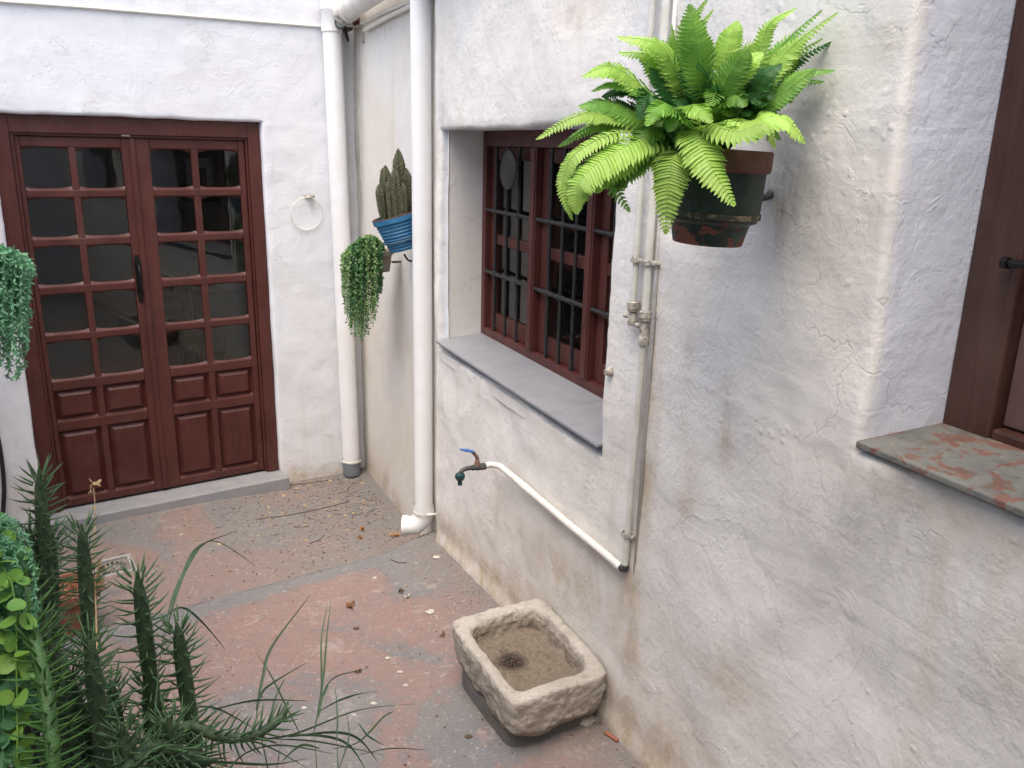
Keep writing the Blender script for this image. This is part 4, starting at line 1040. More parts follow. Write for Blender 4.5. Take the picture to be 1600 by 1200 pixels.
# ------------------------------------------------------------------ potted cactus in the blue pot on the corner wall
tilt = 0.19
pax = (V((0, 0, 1)) + nB * .10 - V((1, 0, 0)) * tilt).normalized()
pd = .118
ps = pB(619, 336, pd)
PC = WB(ps[0], ps[1], pd)                                    # rim centre
bp_ = thing('potted_cactus', PC - pax * .17, 'blue ribbed clay pot of olive column cactus tilted on the corner wall', 'potted plant')
R0 = .118
mb = MB(); pr = [(.0, -.165), (.088, -.165), (.090, -.160)]
for k in range(25):
    u = k / 24; z = -.16 + .13 * u; pr.append((.090 + .034 * u + .0030 * math.sin(u * 8 * 2 * PI), z))
pr += [(.126, -.028), (.134, -.024), (.135, -.003), (.130, .001), (.124, -.001), (.120, -.03), (.0, -.03)]
pr = [(r * R0 / .134, z) for r, z in pr]
mb.lathe(pr, PC, pax, 44); mb.build('pot', M['bluepot'], bp_)
mb = MB(); mb.lathe([(R0 * .995, -.004), (R0 * 1.012, 0), (R0 * 1.0, .004), (R0 * .9, .003)], PC, pax, 44); mb.build('bare_rim', M['browncl'], bp_)
mb = MB(); mb.lathe([(0, -.012), (.06, -.010), (R0 * .93, -.02)], PC, pax, 30); mb.build('soil', M['soil'], bp_)
def px_in_plane(px, py, P, n): return hitp(px, py, P, n)
ndir = (CAM - PC); ndir.z = 0; ndir.normalize()
for (bx, by, tx_, ty_, r, dep) in ((598, 334, 592, 288, .022, .02), (607, 335, 602, 258, .025, .0), (626, 334, 622, 232, .030, .0), (622, 335, 616, 262, .026, .05), (637, 332, 634, 262, .027, .01), (643, 331, 643, 275, .020, -.03), (612, 335, 609, 275, .024, .04), (651, 330, 652, 300, .018, .0), (632, 334, 629, 285, .020, .06), (601, 334, 598, 262, .018, -.03)):
    b0 = px_in_plane(bx, by, PC + ndir * dep, ndir); t0 = px_in_plane(tx_, ty_, PC + ndir * dep * .9, ndir)
    b0 = b0 - (t0 - b0).normalized() * .02
    mb = MB(); n = 14; seg = 30; r = r * .86; ax_ = (t0 - b0); L = ax_.length; ax_.normalize(); x_ = ax_.cross(V((1, 0, 0))).normalized(); y_ = ax_.cross(x_)
    for i in range(seg + 1):
        u = i / seg; rr_ = r * (.75 + .35 * math.sin(u * 2.6)) * (1 if u < .75 else max(.05, (1 - ((u - .75) / .25) ** 1.6)) ** .8)
        for k in range(n):
            a = 2 * PI * k / n; q = b0 + ax_ * L * u
            rb_ = rr_ * (.74 + .34 * (k % 2)) * (1 + .07 * math.sin(i * 2.9 + k * 2)) + .001
            mb.v.append(q + (x_ * math.cos(a) + y_ * math.sin(a)) * rb_)
    mb.f = [[i * n + k, i * n + (k + 1) % n, (i + 1) * n + (k + 1) % n, (i + 1) * n + k] for i in range(seg) for k in range(n)]; mb.s = [False] * len(mb.f)
    for i in range(int(L * 1400)):                        # spines and bumps
        u = random.random() ** .9 * .98; a = random.random() * 2 * PI; rr_ = r * (.8 + .3 * math.sin(u * 2.6)) * (1 if u < .75 else max(.08, (1 - ((u - .75) / .25) ** 1.6)) ** .8)
        d = x_ * math.cos(a) + y_ * math.sin(a); q = b0 + ax_ * L * u + d * rr_ * .95; e = (d + ax_ * random.uniform(.1, .9)).normalized(); sd_ = e.cross(d + V((.1, .2, .3))).normalized()
        mb.add([q + sd_ * .0016, q - sd_ * .0016, q + e * random.uniform(.004, .010)], [(0, 1, 2)])
    mb.build('cactus_stem', M['cactus'], bp_, fix=False)
prg = thing('pot_ring', PC - pax * .115, 'blue-grey iron ring bracket holding the blue cactus pot', 'bracket')
mb = MB(); n = 40; a = V((1, 0, 0)); x_ = pax.cross(a).normalized(); y_ = pax.cross(x_); rc_ = PC - pax * .115; r_ = .099
mb.tube([rc_ + (x_ * math.cos(2 * PI * k / n) + y_ * math.sin(2 * PI * k / n)) * r_ for k in range(n + 1)], .004, 7, cap=False); mb.build('hoop', simple('dull_blue_metal', (.05, .12, .18), .5), prg)
mb = MB(); wl = WB(ps[0] - .02, (rc_).z - .03, -.005); mb.tube([rc_ - nB * .105, wl + V((0, 0, .02)), wl], .006, 6); mb.tube(spline([wl, wl + V((0, 0, -.06)), wl + V((0, 0, -.085)) + nB * .05, wl + V((0, 0, -.05)) + nB * .08], 10), .005, 6); mb.build('arm', M['darkmetal'], prg)

# ------------------------------------------------------------------ generic leaves
def leaf_face(mb, p, d, nrm, L, W, cup=.15):
    """a pointed oval leaf with a fold along the midrib, 6 triangles"""
    d = d.normalized(); s = d.cross(nrm)
    if s.length < 1e-4: s = d.cross(V((.3, .5, .8)))
    s.normalize(); up = s.cross(d)
    m1_, m2_ = p + d * L * .35, p + d * L * .70
    vs = [p, m1_ + s * W * .5 + up * W * cup, m2_ + s * W * .42 + up * W * cup, p + d * L, m2_ - s * W * .42 + up * W * cup, m1_ - s * W * .5 + up * W * cup, m1_, m2_]
    mb.add(vs, [(0, 1, 6), (1, 2, 7, 6), (2, 3, 7), (3, 4, 7), (4, 5, 6, 7), (5, 0, 6)], True)
def rnd_dir():
    while 1:
        v = V((random.uniform(-1, 1), random.uniform(-1, 1), random.uniform(-1, 1)))
        if .1 < v.length < 1: return v.normalized()

# trailing plant
td = .11; tsz = pB(594, 392, td); TC = WB(tsz[0], tsz[1], td)
tp_ = thing('trailing_plant', TC - V((0, 0, .09)), 'small clay pot with dense green leaf strands hanging low beside the blue pot', 'potted plant')
mb = MB(); mb.lathe([(0, -.105), (.048, -.105), (.060, -.02), (.068, -.018), (.070, .004), (.064, .004), (.058, -.01), (0, -.01)], TC, n=28); mb.build('pot', simple('dusty_brown_clay', (.24, .15, .10), .85, 0, .3, 30, .001, (.20, .22, .20)), tp_)
mb = MB(); mb.tube([TC + V((0, 0, -.06)) - nB * .06, WB(tsz[0], TC.z - .06, -.005)], .006, 6); mb.build('bracket', M['darkmetal'], tp_)
random.seed(3)
tdir = hitp(565, 420, TC + ndir * .05, ndir) - TC; side = V((1, 0, 0))
for i in range(95):
    edge = random.random()
    pxe = 535 + 62 * random.random(); 
    pye = 425 + 108 * (1 - abs((pxe - 563) / 38) ** 2.2) * random.uniform(.45, 1.0)
    if pxe > 598: pye = min(pye, 450)
    dep = random.uniform(-.05, .10)
    tip = hitp(pxe, pye, TC + ndir * (dep + .02), ndir)
    topx = 548 + (pxe - 535) * .72 + random.uniform(-6, 10)
    top = hitp(topx, 372 + 18 * abs((topx - 575) / 28) ** 2 + random.uniform(-2, 14), TC + ndir * (dep * .7), ndir)
    top2 = hitp(pxe, pye - (pye - 380) * .72, TC + ndir * (dep + .02), ndir)
    path = spline([TC + V((random.uniform(-.03, .03), random.uniform(-.03, .03), 0)), top, top2, tip], 60)
    mb = MB(); mb.tube(path[::4], .0012, 4, cap=False)
    for k in range(6, 60):
        for r_ in range(3):
            u = k / 60; d = (path[min(k + 1, 59)] - path[k - 1]).normalized() * .4 + rnd_dir() * .9 + V((0, 0, .1))
            sz = random.uniform(.011, .019) * (1 if u < .8 else .75)
            leaf_face(mb, path[k] + rnd_dir() * .004, d, rnd_dir() + V((0, 0, 1)) + ndir * .8, sz, sz * .62)
    mb.build('strand', M['traillite'] if random.random() < .38 else M['trail'], tp_, fix=False)

# ------------------------------------------------------------------ hanging fern
FD = .175
fc = pW(1124, 232, FD); FC = WW(fc[0], fc[1], FD)
fax = (V((0, 0, 1)) + V((.07, 0, 0)) + nB * .03).normalized()
fd_ = (CAM - FC).length; RR = 74 * fd_ / F
fp = thing('hanging_fern', FC - fax * .2, 'bright lime fern bursting from a peeling dark green clay wall pot', 'potted plant')
HH = RR / .105
pr = [(0, -.195), (.072, -.195), (.0735, -.192), (.082, -.155), (.084, -.150), (.096, -.146), (.099, -.140), (.1005, -.128), (.1015, -.09), (.102, -.045)]
pr = [(r * HH, z * HH) for r, z in pr]
mb = MB(); mb.lathe(pr, FC, fax, 56)
mb.attr = {'bare': [max(0, min(1, (-.148 * HH - (v - FC).dot(fax)) / (.03 * HH))) * (.55 + .45 * noise.noise(v * 12)) for v in mb.v]}
mb.build('pot', M['greenpot'], fp, fix=False)
mb = MB(); mb.lathe([(r * HH, z * HH) for r, z in [(.102, -.045), (.1085, -.043), (.1105, -.038), (.1105, -.004), (.107, .0), (.100, -.001), (.097, -.03)]], FC, fax, 56); mb.build('rim', M['browncl'], fp)
mb = MB(); mb.lathe([(0, -.012), (.05, -.010), (.099 * HH, -.02)], FC, fax, 40); mb.build('soil', M['soil'], fp)
fr_ = thing('pot_ring', FC - fax * .135 * HH, 'flat speckled iron hoop and arm holding the green fern pot', 'bracket')
mb = MB(); mb.lathe([(.1005 * HH, -.127 * HH), (.1035 * HH, -.127 * HH), (.1035 * HH, -.138 * HH), (.1005 * HH, -.138 * HH)], FC, fax, 56)
mb.build('hoop', simple('speckled_old_metal', (.055, .052, .035), .6, .3, .3, 70, .001, (.20, .165, .10), thr=(.48, .56)), fr_)
hc_ = FC - fax * .132 * HH; mb = MB(); 
wpt = WW(pW(1207, 303, 0)[0], pW(1207, 303, 0)[1], -.01)
e_ = hc_ + (wpt - hc_).normalized() * .100 * HH
mb.tube([e_, wpt], .008, 8); mb.ball(wpt + nB * .014, .011, 10, (1, 1, 1)); mb.build('arm', M['darkmetal'], fr_)

view = (FC - CAM).normalized()
def frond(pts, wid, mat, rm, roll=0.0, curlf=1.0, n=None, droop=.25):
    path = spline(pts, 64); L = sum((path[i + 1] - path[i]).length for i in range(63))
    np_ = n or int(L / .0088); mb = MB()
    mb.tube(path[::3] + [path[-1]], [.0017 * (1 - .8 * i / 22) + .0003 for i in range(len(path[::3]) + 1)], 5, cap=False)
    for i in range(np_):
        u = .10 + .90 * (i + .5) / np_; f = u * 63; k = min(int(f), 62); q = path[k].lerp(path[k + 1], f - k)
        d = (path[k + 1] - path[k]).normalized()
        up = V((0, 0, 1)) - view * .75 + V((0, 0, roll))
        s = d.cross(up); s.normalize(); nrm = s.cross(d).normalized()
        ww = wid * (math.sin(min(1, (u - .05) / .32) * PI / 2) ** .7) * (1 - max(0, (u - .42) / .58) ** 1.9 * .93)
        for sg in (-1, 1):
            L_ = ww * random.uniform(.9, 1.08); Wd = max(.0050, min(.0105, ww * .34)) * 1.10
            dv = (s * sg * 1.0 + d * (.22 + .45 * max(0, u - .6)) - nrm * droop * random.uniform(.7, 1.3)).normalized()
            x = dv; y = (d - x * d.dot(x)).normalized(); zn_ = x.cross(y) * sg
            tw = random.uniform(.1, .35); y2 = (y * math.cos(tw) + zn_ * math.sin(tw))
            tipv = q + x * L_ + d * L_ * .16 - nrm * L_ * .12
            b0, b1 = q - y2 * Wd * .42, q + y2 * Wd * .5
            m0, m1_ = q + x * L_ * .5 - y2 * Wd * .50, q + x * L_ * .5 + y2 * Wd * .50
            c0_, c1_ = q + x * L_ * .82 - y2 * Wd * .22 + d * L_ * .08, q + x * L_ * .82 + y2 * Wd * .42 + d * L_ * .08
            mc = q + x * L_ * .5 - zn_ * Wd * .10
            mb.add([b0, m0, mc, m1_, b1, c0_, c1_, tipv, q], [(8, 0, 1, 2), (8, 2, 3, 4), (1, 5, 2), (2, 6, 3), (2, 5, 7), (2, 7, 6)], True)
    return mb.build('frond', mat, fp, fix=False)
FN, FMd, FDk = M['fern'], M['fernmid'], M['ferndark']
def fpt(px, py, dz): return CAM + ray(px, py) * (fd_ + dz)
FR = [  # base px, [mid px], tip px with depth offsets (metres, negative = towards the camera), half width, material
    ([(1070, 215, -.02), (975, 185, -.10), (905, 180, -.13), (838, 217, -.15)], .026, FN),
    ([(1065, 222, -.02), (985, 205, -.12), (905, 235, -.16), (879, 285, -.16), (894, 343, -.16)], .022, FN),
    ([(1072, 228, -.05), (1012, 218, -.14), (950, 245, -.18), (905, 285, -.19), (901, 333, -.18)], .044, FN),
    ([(1068, 232, -.04), (1030, 235, -.10), (985, 258, -.13), (962, 285, -.13), (984, 330, -.12)], .034, FMd),
    ([(1062, 230, -.05), (1020, 222, -.12), (965, 255, -.15), (938, 275, -.15), (933, 300, -.15)], .036, FN),
    ([(1085, 232, -.06), (1058, 240, -.15), (1045, 290, -.17), (1040, 365, -.16)], .040, FN),
    ([(1095, 215, -.06), (1090, 205, -.14), (1108, 255, -.18), (1148, 320, -.18)], .044, FN),
    ([(1118, 210, -.06), (1105, 195, -.13), (1150, 205, -.17), (1195, 195, -.15), (1212, 230, -.13)], .033, FN),
    ([(1140, 212, -.04), (1175, 190, -.10), (1225, 185, -.08), (1258, 222, -.06)], .036, FN),
    ([(1150, 205, .0), (1200, 160, -.02), (1250, 115, .0), (1303, 110, .0)], .026, FMd),
    ([(1145, 200, .0), (1190, 130, -.01), (1240, 70, .02), (1309, 19, .0)], .028, FN),
    ([(1140, 195, .02), (1180, 110, .0), (1200, 40, .0), (1243, 13, .0)], .020, FN),
    ([(1110, 195, .03), (1085, 110, .02), (1078, 40, .0), (1105, -2, -.02)], .030, FN),
    ([(1098, 190, -.02), (1098, 130, -.07), (1090, 70, -.08), (1078, 8, -.07)], .042, FMd),
    ([(1085, 195, .0), (1060, 120, -.04), (1030, 70, -.06), (966, 57, -.05)], .036, FN),
    ([(1130, 195, .0), (1130, 110, -.03), (1140, 60, -.02), (1152, 34, .0)], .030, FN),
    ([(1075, 205, -.01), (1020, 150, -.07), (960, 105, -.10), (911, 118, -.10)], .036, FN),
    ([(1070, 215, -.02), (1010, 185, -.08), (950, 160, -.10), (905, 165, -.10)], .036, FMd),
    ([(1075, 210, -.02), (1010, 150, -.09), (960, 130, -.10), (925, 142, -.10)], .018, FMd),
    ([(1120, 195, -.02), (1135, 140, -.06), (1160, 100, -.07), (1190, 82, -.06)], .036, FN),
    ([(1115, 200, -.03), (1125, 150, -.09), (1150, 100, -.10), (1168, 78, -.10)], .036, FMd),
    ([(1130, 205, -.02), (1160, 160, -.05), (1190, 120, -.05), (1220, 100, -.03)], .032, FDk),
    ([(1135, 205, .0), (1175, 175, -.03), (1230, 140, -.02), (1272, 108, .0)], .030, FMd),
    ([(1105, 200, .03), (1060, 140, .04), (1020, 95, .04), (1000, 60, .02)], .036, FMd),
    ([(1100, 200, .04), (1085, 140, .05), (1060, 80, .05), (1050, 40, .03)], .036, FN),
    ([(1120, 200, .05), (1140, 130, .05), (1165, 80, .04), (1200, 60, .03)], .034, FN),
    ([(1090, 215, -.06), (1060, 175, -.14), (1030, 165, -.17), (1010, 195, -.18)], .030, FMd),
    ([(1100, 215, -.06), (1080, 170, -.14), (1095, 170, -.17), (1112, 190, -.18)], .026, FN),
    ([(1080, 210, -.04), (1030, 160, -.12), (1010, 150, -.14), (1000, 185, -.15)], .030, FDk),
    ([(1110, 205, -.02), (1100, 150, -.06), (1085, 120, -.07), (1070, 90, -.06)], .036, FDk),
    ([(1090, 205, -.01), (1060, 160, -.04), (1040, 120, -.05), (1020, 100, -.04)], .036, FDk),
    ([(1120, 205, -.04), (1130, 165, -.10), (1150, 150, -.12), (1165, 165, -.13)], .028, FMd),
    ([(1075, 215, -.03), (1025, 200, -.12), (1000, 215, -.14), (985, 250, -.14)], .032, FMd),
    ([(1135, 205, .02), (1190, 150, .02), (1230, 95, .04), (1285, 60, .02)], .026, FN),
    ([(1060, 220, .02), (1000, 195, -.02), (940, 190, -.04), (890, 215, -.04)], .022, FMd),
    ([(1080, 215, -.03), (1058, 205, -.09), (1040, 200, -.10), (1022, 222, -.10)], .028, FDk),
    ([(1080, 222, -.03), (1060, 222, -.10), (1045, 240, -.11), (1040, 262, -.11)], .028, FDk),
    ([(1085, 215, -.01), (1060, 190, -.05), (1035, 188, -.07), (1012, 205, -.07)], .030, FMd),
    ([(1100, 222, -.05), (1085, 215, -.12), (1070, 225, -.14), (1062, 250, -.14)], .028, FDk),
    ([(1130, 215, -.05), (1130, 190, -.12), (1175, 200, -.15), (1190, 212, -.15)], .030, FN),
]
random.seed(11)
for pts, wd, mt in FR:
    q = [fpt(*p) for p in pts]
    q[0] = FC + (q[0] - FC) * .45 + V((0, 0, -.005))
    frond(q, wd * 1.0, mt, None)
for j, (pts, wd, mt) in enumerate(FR):                       # a second tier behind and between the first
    if j % 4 == 3 or pts[-1][1] > 300: continue
    ox, oy = random.uniform(-20, 26), random.uniform(-22, 20); m_ = len(pts) - 1; k_ = random.uniform(.72, .95)
    q = [fpt(pts[0][0] + (p[0] + ox * i / m_ - pts[0][0]) * k_, pts[0][1] + (p[1] + oy * i / m_ - pts[0][1]) * k_, min(.05, p[2] + .025)) for i, p in enumerate(pts)]
    q[0] = FC + (q[0] - FC) * .4
    frond(q, wd * .92, random.choice([FMd, FMd, FDk, FN]), None)
for i in range(46):                                          # short inner fronds filling the heart
    a = random.uniform(0, 2 * PI); r = random.uniform(.05, .12); h = random.uniform(.06, .15)
    e = V((math.cos(a), math.sin(a), 0))
    b0 = FC + e * .02; frond([b0, b0 + e * r * .5 + V((0, 0, h)), b0 + e * r + V((0, 0, h * random.uniform(.7, 1.3)))], random.uniform(.02, .032), random.choice([FDk, FDk, FMd]), None)

# ------------------------------------------------------------------ tall needle cactus at the lower left, in a raised bed
random.seed(21)
pb = MB(); pbc = V((-.62, .86, 0))
pl_ = thing('raised_planter', V((-.55, .85, .2)), 'whitewashed raised planter box below the needle cactus', 'planter')
X0, X1, Y0, Y1 = -.80, .02, .45, 1.08; PT = .62
for (x0, x1, y0, y1) in ((X0, X1, Y1 - .06, Y1), (X0, X1, Y0, Y0 + .06), (X0, X0 + .06, Y0 + .06, Y1 - .06), (X1 - .06, X1, Y0 + .06, Y1 - .06)):
    pb.pbox(lambda x, y, z: V((x, y, z)), x0, x1, y0, y1, .15, PT)
pb.attr = {'dirt': [.1] * len(pb.v), 'grime': [.1] * len(pb.v)}; pb.build('box_wall', M['wallA'], pl_, fix=False)
pb = MB(); pb.pbox(lambda x, y, z: V((x, y, z)), X0 + .06, X1 - .06, Y0 + .06, Y1 - .06, .3, PT - .05); pb.build('soil', M['soil'], pl_)
nc = thing('needle_cactus', V((-.65, .95, PT - .05)), 'tall dark needle-leaved cactus with many upright stems at lower left', 'cactus')
def needle_stem(path, r, mat_s, mat_n, dens=320, nl=.043, open_top=True):
    L = sum((path[i + 1] - path[i]).length for i in range(len(path) - 1)); n = len(path)
    mb = MB(); mb.tube(path, [r * (1 - .15 * (i / (n - 1)) ** 3) * (1 if i < n - 2 else .8 if i == n - 2 else .12) * (1 + .06 * math.sin(i * 1.9)) for i in range(n)], 10)
    st = mb.build('stem', mat_s, nc)
    nd_ = MB(); cnt = int(L * dens); ar = MB()
    for i in range(cnt):
        u = (i + .5) / cnt
        u = 1 - (1 - u) ** 1.0
        f = u * (n - 1); k = min(int(f), n - 2); q = path[k].lerp(path[k + 1], f - k); d = (path[k + 1] - path[k]).normalized()
        a = i * 2.39996 + random.uniform(-.3, .3); x_ = d.cross(V((.9, .1, .3))).normalized(); y_ = d.cross(x_)
        o = x_ * math.cos(a) + y_ * math.sin(a)
        rem = (1 - u) * L; up = .18 + 1.9 * math.exp(-rem / .035) + random.uniform(-.12, .22)
        ln = nl * random.uniform(.75, 1.15) * (1 - .40 * math.exp(-rem / .02))
        dv = (o + d * up).normalized(); q0 = q + o * r * .8
        bend = (dv + d * .16).normalized(); p1 = q0 + dv * ln * .5; p2 = p1 + bend * ln * .5
        if i % 2 == 0:                                      # pale scar under each leaf
            e_ = o * r * 1.01; y3 = d.cross(o).normalized() * .0016; ar.add([q + e_ - d * .0035, q + e_ + y3, q + e_ + d * .001, q + e_ - y3], [(0, 1, 2, 3)])
        s = dv.cross(d).normalized(); t = dv.cross(s).normalized(); w_ = .0021
        nd_.add([q0 + s * w_, q0 - s * w_ * .5 + t * w_ * .8, q0 - s * w_ * .5 - t * w_ * .8, p1 + s * w_ * .85, p1 - s * w_ * .4 + t * w_ * .7, p1 - s * w_ * .4 - t * w_ * .7, p2],
                [(0, 1, 4, 3), (1, 2, 5, 4), (2, 0, 3, 5), (3, 4, 6), (4, 5, 6), (5, 3, 6)], True)
    ao = ar.build('leaf_scars', M['scar'], st, fix=False); ao['kind'] = 'stuff'
    no = nd_.build('needles', mat_n, st, fix=False); no['kind'] = 'stuff'
    return st
def stem_to(px, py, dist, zb=PT - .06, lean=(0, 0), r=.0125, **kw):
    tip = at_d(px, py, dist); base = V((tip.x + lean[0], tip.y + lean[1], zb))
    mid = (tip + base) / 2 + V((random.uniform(-.02, .02), random.uniform(-.02, .02), 0))
    path = spline([base, mid, tip], 18)
    needle_stem(path, r, kw.get('ms', M['stem']), kw.get('mn', M['needle']), kw.get('dens', 320), kw.get('nl', .043))
for (px, py, di, ln) in ((60, 733, 1.62, (-.0, -.05)), (127, 818, 1.58, (-.01, -.05)), (45, 820, 1.66, (-.02, -.08)), (80, 826, 1.70, (.0, -.12)), (214, 893, 1.38, (.02, 0)), (276, 972, 1.40, (-.01, 0)),
                         (138, 990, 1.30, (.01, 0)), (172, 1060, 1.45, (.02, 0)), (20, 880, 1.70, (-.02, -.1)), (60, 960, 1.5, (0, 0)), (105, 1040, 1.36, (.0, 0)), (228, 1060, 1.52, (.0, -.08)), (35, 1060, 1.42, (0, 0)),
                         (262, 1120, 1.30, (0, .02)), (190, 1130, 1.25, (0, 0)), (150, 1120, 1.40, (0, 0)), (8, 960, 1.55, (0, 0))):
    stem_to(px, py, di, lean=ln, r=.0125 if py < 1000 else .0115)
# fresh light green stem
p_ = [at_d(x, y, d) for x, y, d in ((85, 1240, 1.18), (80, 1150, 1.17), (68, 1060, 1.18), (48, 980, 1.20), (34, 905, 1.24))]
needle_stem(spline(p_, 18), .0088, M['stemlite'], M['needlelite'], 420, .045)
# the stem that lies over to the right
p_ = [at_d(x, y, d) for x, y, d in ((250, 1190, 1.36), (290, 1135, 1.36), (345, 1152, 1.37), (400, 1148, 1.38), (450, 1112, 1.38))]
needle_stem(spline(p_, 20), .0078, M['stem'], M['needle'], 340, .038)
p_ = [at_d(x, y, d) for x, y, d in ((180, 1230, 1.25), (230, 1170, 1.3), (280, 1175, 1.33), (330, 1195, 1.35))]
needle_stem(spline(p_, 16), .010, M['stem'], M['needle'], 340, .045)

# grass tuft
gt = thing('grass_tuft', V((-.3, 1.0, PT - .05)), 'sparse long green grass blades arching over the floor at bottom centre', 'grass plant')
def blade(pts, w0_, mat=None, parent=gt, name='blade'):
    w0 = w0_ * .62; P = spline([at_d(*p) for p in pts], 26); mb = MB(); vs = []
    for i, p in enumerate(P):
        d = (P[min(i + 1, 25)] - P[max(i - 1, 0)]).normalized(); s = d.cross((p - CAM).normalized() + V((.3, .2, .5))).normalized(); u = i / 25
        w_ = w0 * (.35 + 1.3 * math.sin(min(1, u * 1.25) * PI * .75)) * (1 - u ** 3) * .5 + .0003; nn = s.cross(d)
        vs += [p - s * w_ + nn * w_ * .35, p - nn * w_ * .25, p + s * w_ + nn * w_ * .35]
    mb.add(vs, [(3 * i + k, 3 * i + 3 + k, 3 * i + 4 + k, 3 * i + 1 + k) for i in range(25) for k in (0, 1)], True)
    mb.build(name, mat or M['grass'], parent, fix=False)
B1_, B2_ = 1.5, 1.62
for pts, w_ in (
    ([(245, 1060, 1.38), (262, 960, 1.5), (285, 900, 1.55), (330, 845, 1.6), (400, 885, 1.68)], .0042),
    ([(262, 975, 1.5), (285, 900, 1.55), (310, 855, 1.6), (365, 832, 1.66)], .006),
    ([(255, 965, 1.5), (285, 950, 1.52), (318, 975, 1.55), (352, 1015, 1.6)], .0045),
    ([(400, 1110, 1.45), (410, 1060, 1.46), (425, 1010, 1.48), (485, 930, 1.52)], .0052),
    ([(400, 1120, 1.45), (408, 1085, 1.46), (430, 1065, 1.48), (480, 1035, 1.5)], .004),
    ([(424, 1110, 1.44), (432, 1085, 1.46), (445, 1060, 1.5)], .0035),
    ([(490, 1145, 1.45), (502, 1080, 1.46), (502, 1000, 1.48), (512, 942, 1.52)], .0032),
    ([(492, 1140, 1.45), (505, 1060, 1.46), (510, 1000, 1.48), (517, 938, 1.52)], .0035),
    ([(498, 1120, 1.45), (505, 1085, 1.46), (525, 1058, 1.5), (575, 1045, 1.55)], .005),
    ([(498, 1112, 1.45), (530, 1095, 1.48), (560, 1085, 1.5), (590, 1080, 1.55)], .004),
    ([(526, 1160, 1.42), (527, 1120, 1.44), (524, 1075, 1.46)], .003),
    ([(240, 1190, 1.3), (350, 1160, 1.38), (450, 1150, 1.45), (560, 1110, 1.5), (650, 1100, 1.6)], .0035),
    ([(330, 1110, 1.35), (400, 1095, 1.4), (480, 1095, 1.45)], .004),
    ([(300, 1105, 1.35), (340, 1108, 1.36), (400, 1140, 1.4)], .0035),
    ([(440, 1150, 1.4), (500, 1150, 1.42), (545, 1165, 1.45), (575, 1210, 1.46)], .0055),
    ([(450, 1152, 1.4), (520, 1145, 1.45), (560, 1155, 1.48), (590, 1190, 1.5)], .006),
    ([(430, 1155, 1.4), (500, 1160, 1.45), (600, 1180, 1.55)], .0035),
    ([(520, 1170, 1.4), (560, 1160, 1.45), (600, 1120, 1.5), (615, 1112, 1.5)], .0035),
    ([(560, 1180, 1.4), (610, 1170, 1.48), (665, 1172, 1.55)], .0035),
    ([(200, 1200, 1.25), (300, 1190, 1.3), (420, 1195, 1.35), (480, 1185, 1.4)], .005),
    ([(250, 1190, 1.25), (330, 1165, 1.3), (400, 1160, 1.35), (480, 1200, 1.38)], .0045),
    ([(530, 1200, 1.4), (545, 1150, 1.44), (540, 1110, 1.48)], .003),
    ([(470, 1150, 1.4), (450, 1110, 1.42), (420, 1050, 1.46), (400, 1020, 1.5)], .003),
    ([(500, 1170, 1.4), (470, 1165, 1.4), (440, 1190, 1.4)], .004),
    ([(340, 1230, 1.25), (380, 1180, 1.3), (440, 1165, 1.36), (520, 1178, 1.42)], .0045),
    ([(560, 1130, 1.46), (575, 1150, 1.45), (600, 1165, 1.46)], .0035)):
    blade(pts, w_)
# link stalks down into the bed so the tuft is rooted
for pts in ([(500, 1300, 1.3), (495, 1220, 1.36), (492, 1145, 1.45)], [(440, 1300, 1.25), (420, 1210, 1.36), (400, 1115, 1.45)], [(250, 1300, 1.25), (240, 1180, 1.3), (247, 1050, 1.39), (262, 975, 1.5)], [(540, 1320, 1.25), (530, 1230, 1.36), (526, 1155, 1.42)], [(420, 1310, 1.2), (430, 1220, 1.3), (440, 1150, 1.4)]):
    blade(pts, .004)
# dry flower stalk
dy = thing('dry_flower_stalk', at_d(148, 1000, 1.62), 'thin dry straw flower stalk standing before the door', 'dry plant')
mb = MB(); mb.tube(spline([at_d(*p) for p in ((160, 1230, 1.45), (155, 1100, 1.55), (150, 960, 1.62), (147, 860, 1.65), (149, 800, 1.66), (146, 762, 1.66))], 30), [.0014] * 15 + [.0010] * 15, 5); mb.build('stalk', M['straw'], dy)
for (px, py, n_, rr_) in ((145, 757, 7, .012), (148, 796, 5, .008), (150, 893, 12, .020), (150, 915, 14, .022), (143, 770, 4, .01)):
    mb = MB(); c_ = at_d(px, py, 1.65)
    for k in range(n_): leaf_face(mb, c_ + rnd_dir() * rr_ * .4, rnd_dir(), rnd_dir(), rr_ * random.uniform(.6, 1.1), rr_ * .45)
    mb.build('dry_bract', M['straw'], dy, fix=False)
# terracotta pot standing on the floor behind the cactus
tcp = onfloor(118, 985); 
ft = thing('floor_pot', tcp, 'tall terracotta pot with dry grass on the floor behind the cactus stems', 'pot')
mb = MB(); mb.lathe([(0, .0), (.075, .0), (.105, .17), (.118, .172), (.122, .215), (.110, .216), (.104, .18), (0, .175)], tcp, n=36); mb.build('pot', M['terracotta'], ft)
mb = MB()
for k in range(90):
    a = random.uniform(0, 2 * PI); r_ = random.uniform(0, .10); q = tcp + V((math.cos(a) * r_, math.sin(a) * r_, .185)); leaf_face(mb, q, rnd_dir() + V((math.cos(a), math.sin(a), .9)), rnd_dir(), random.uniform(.02, .05), .010)
o = mb.build('dry_leaves', M['orangeleaf'], ft, fix=False); o['kind'] = 'stuff'

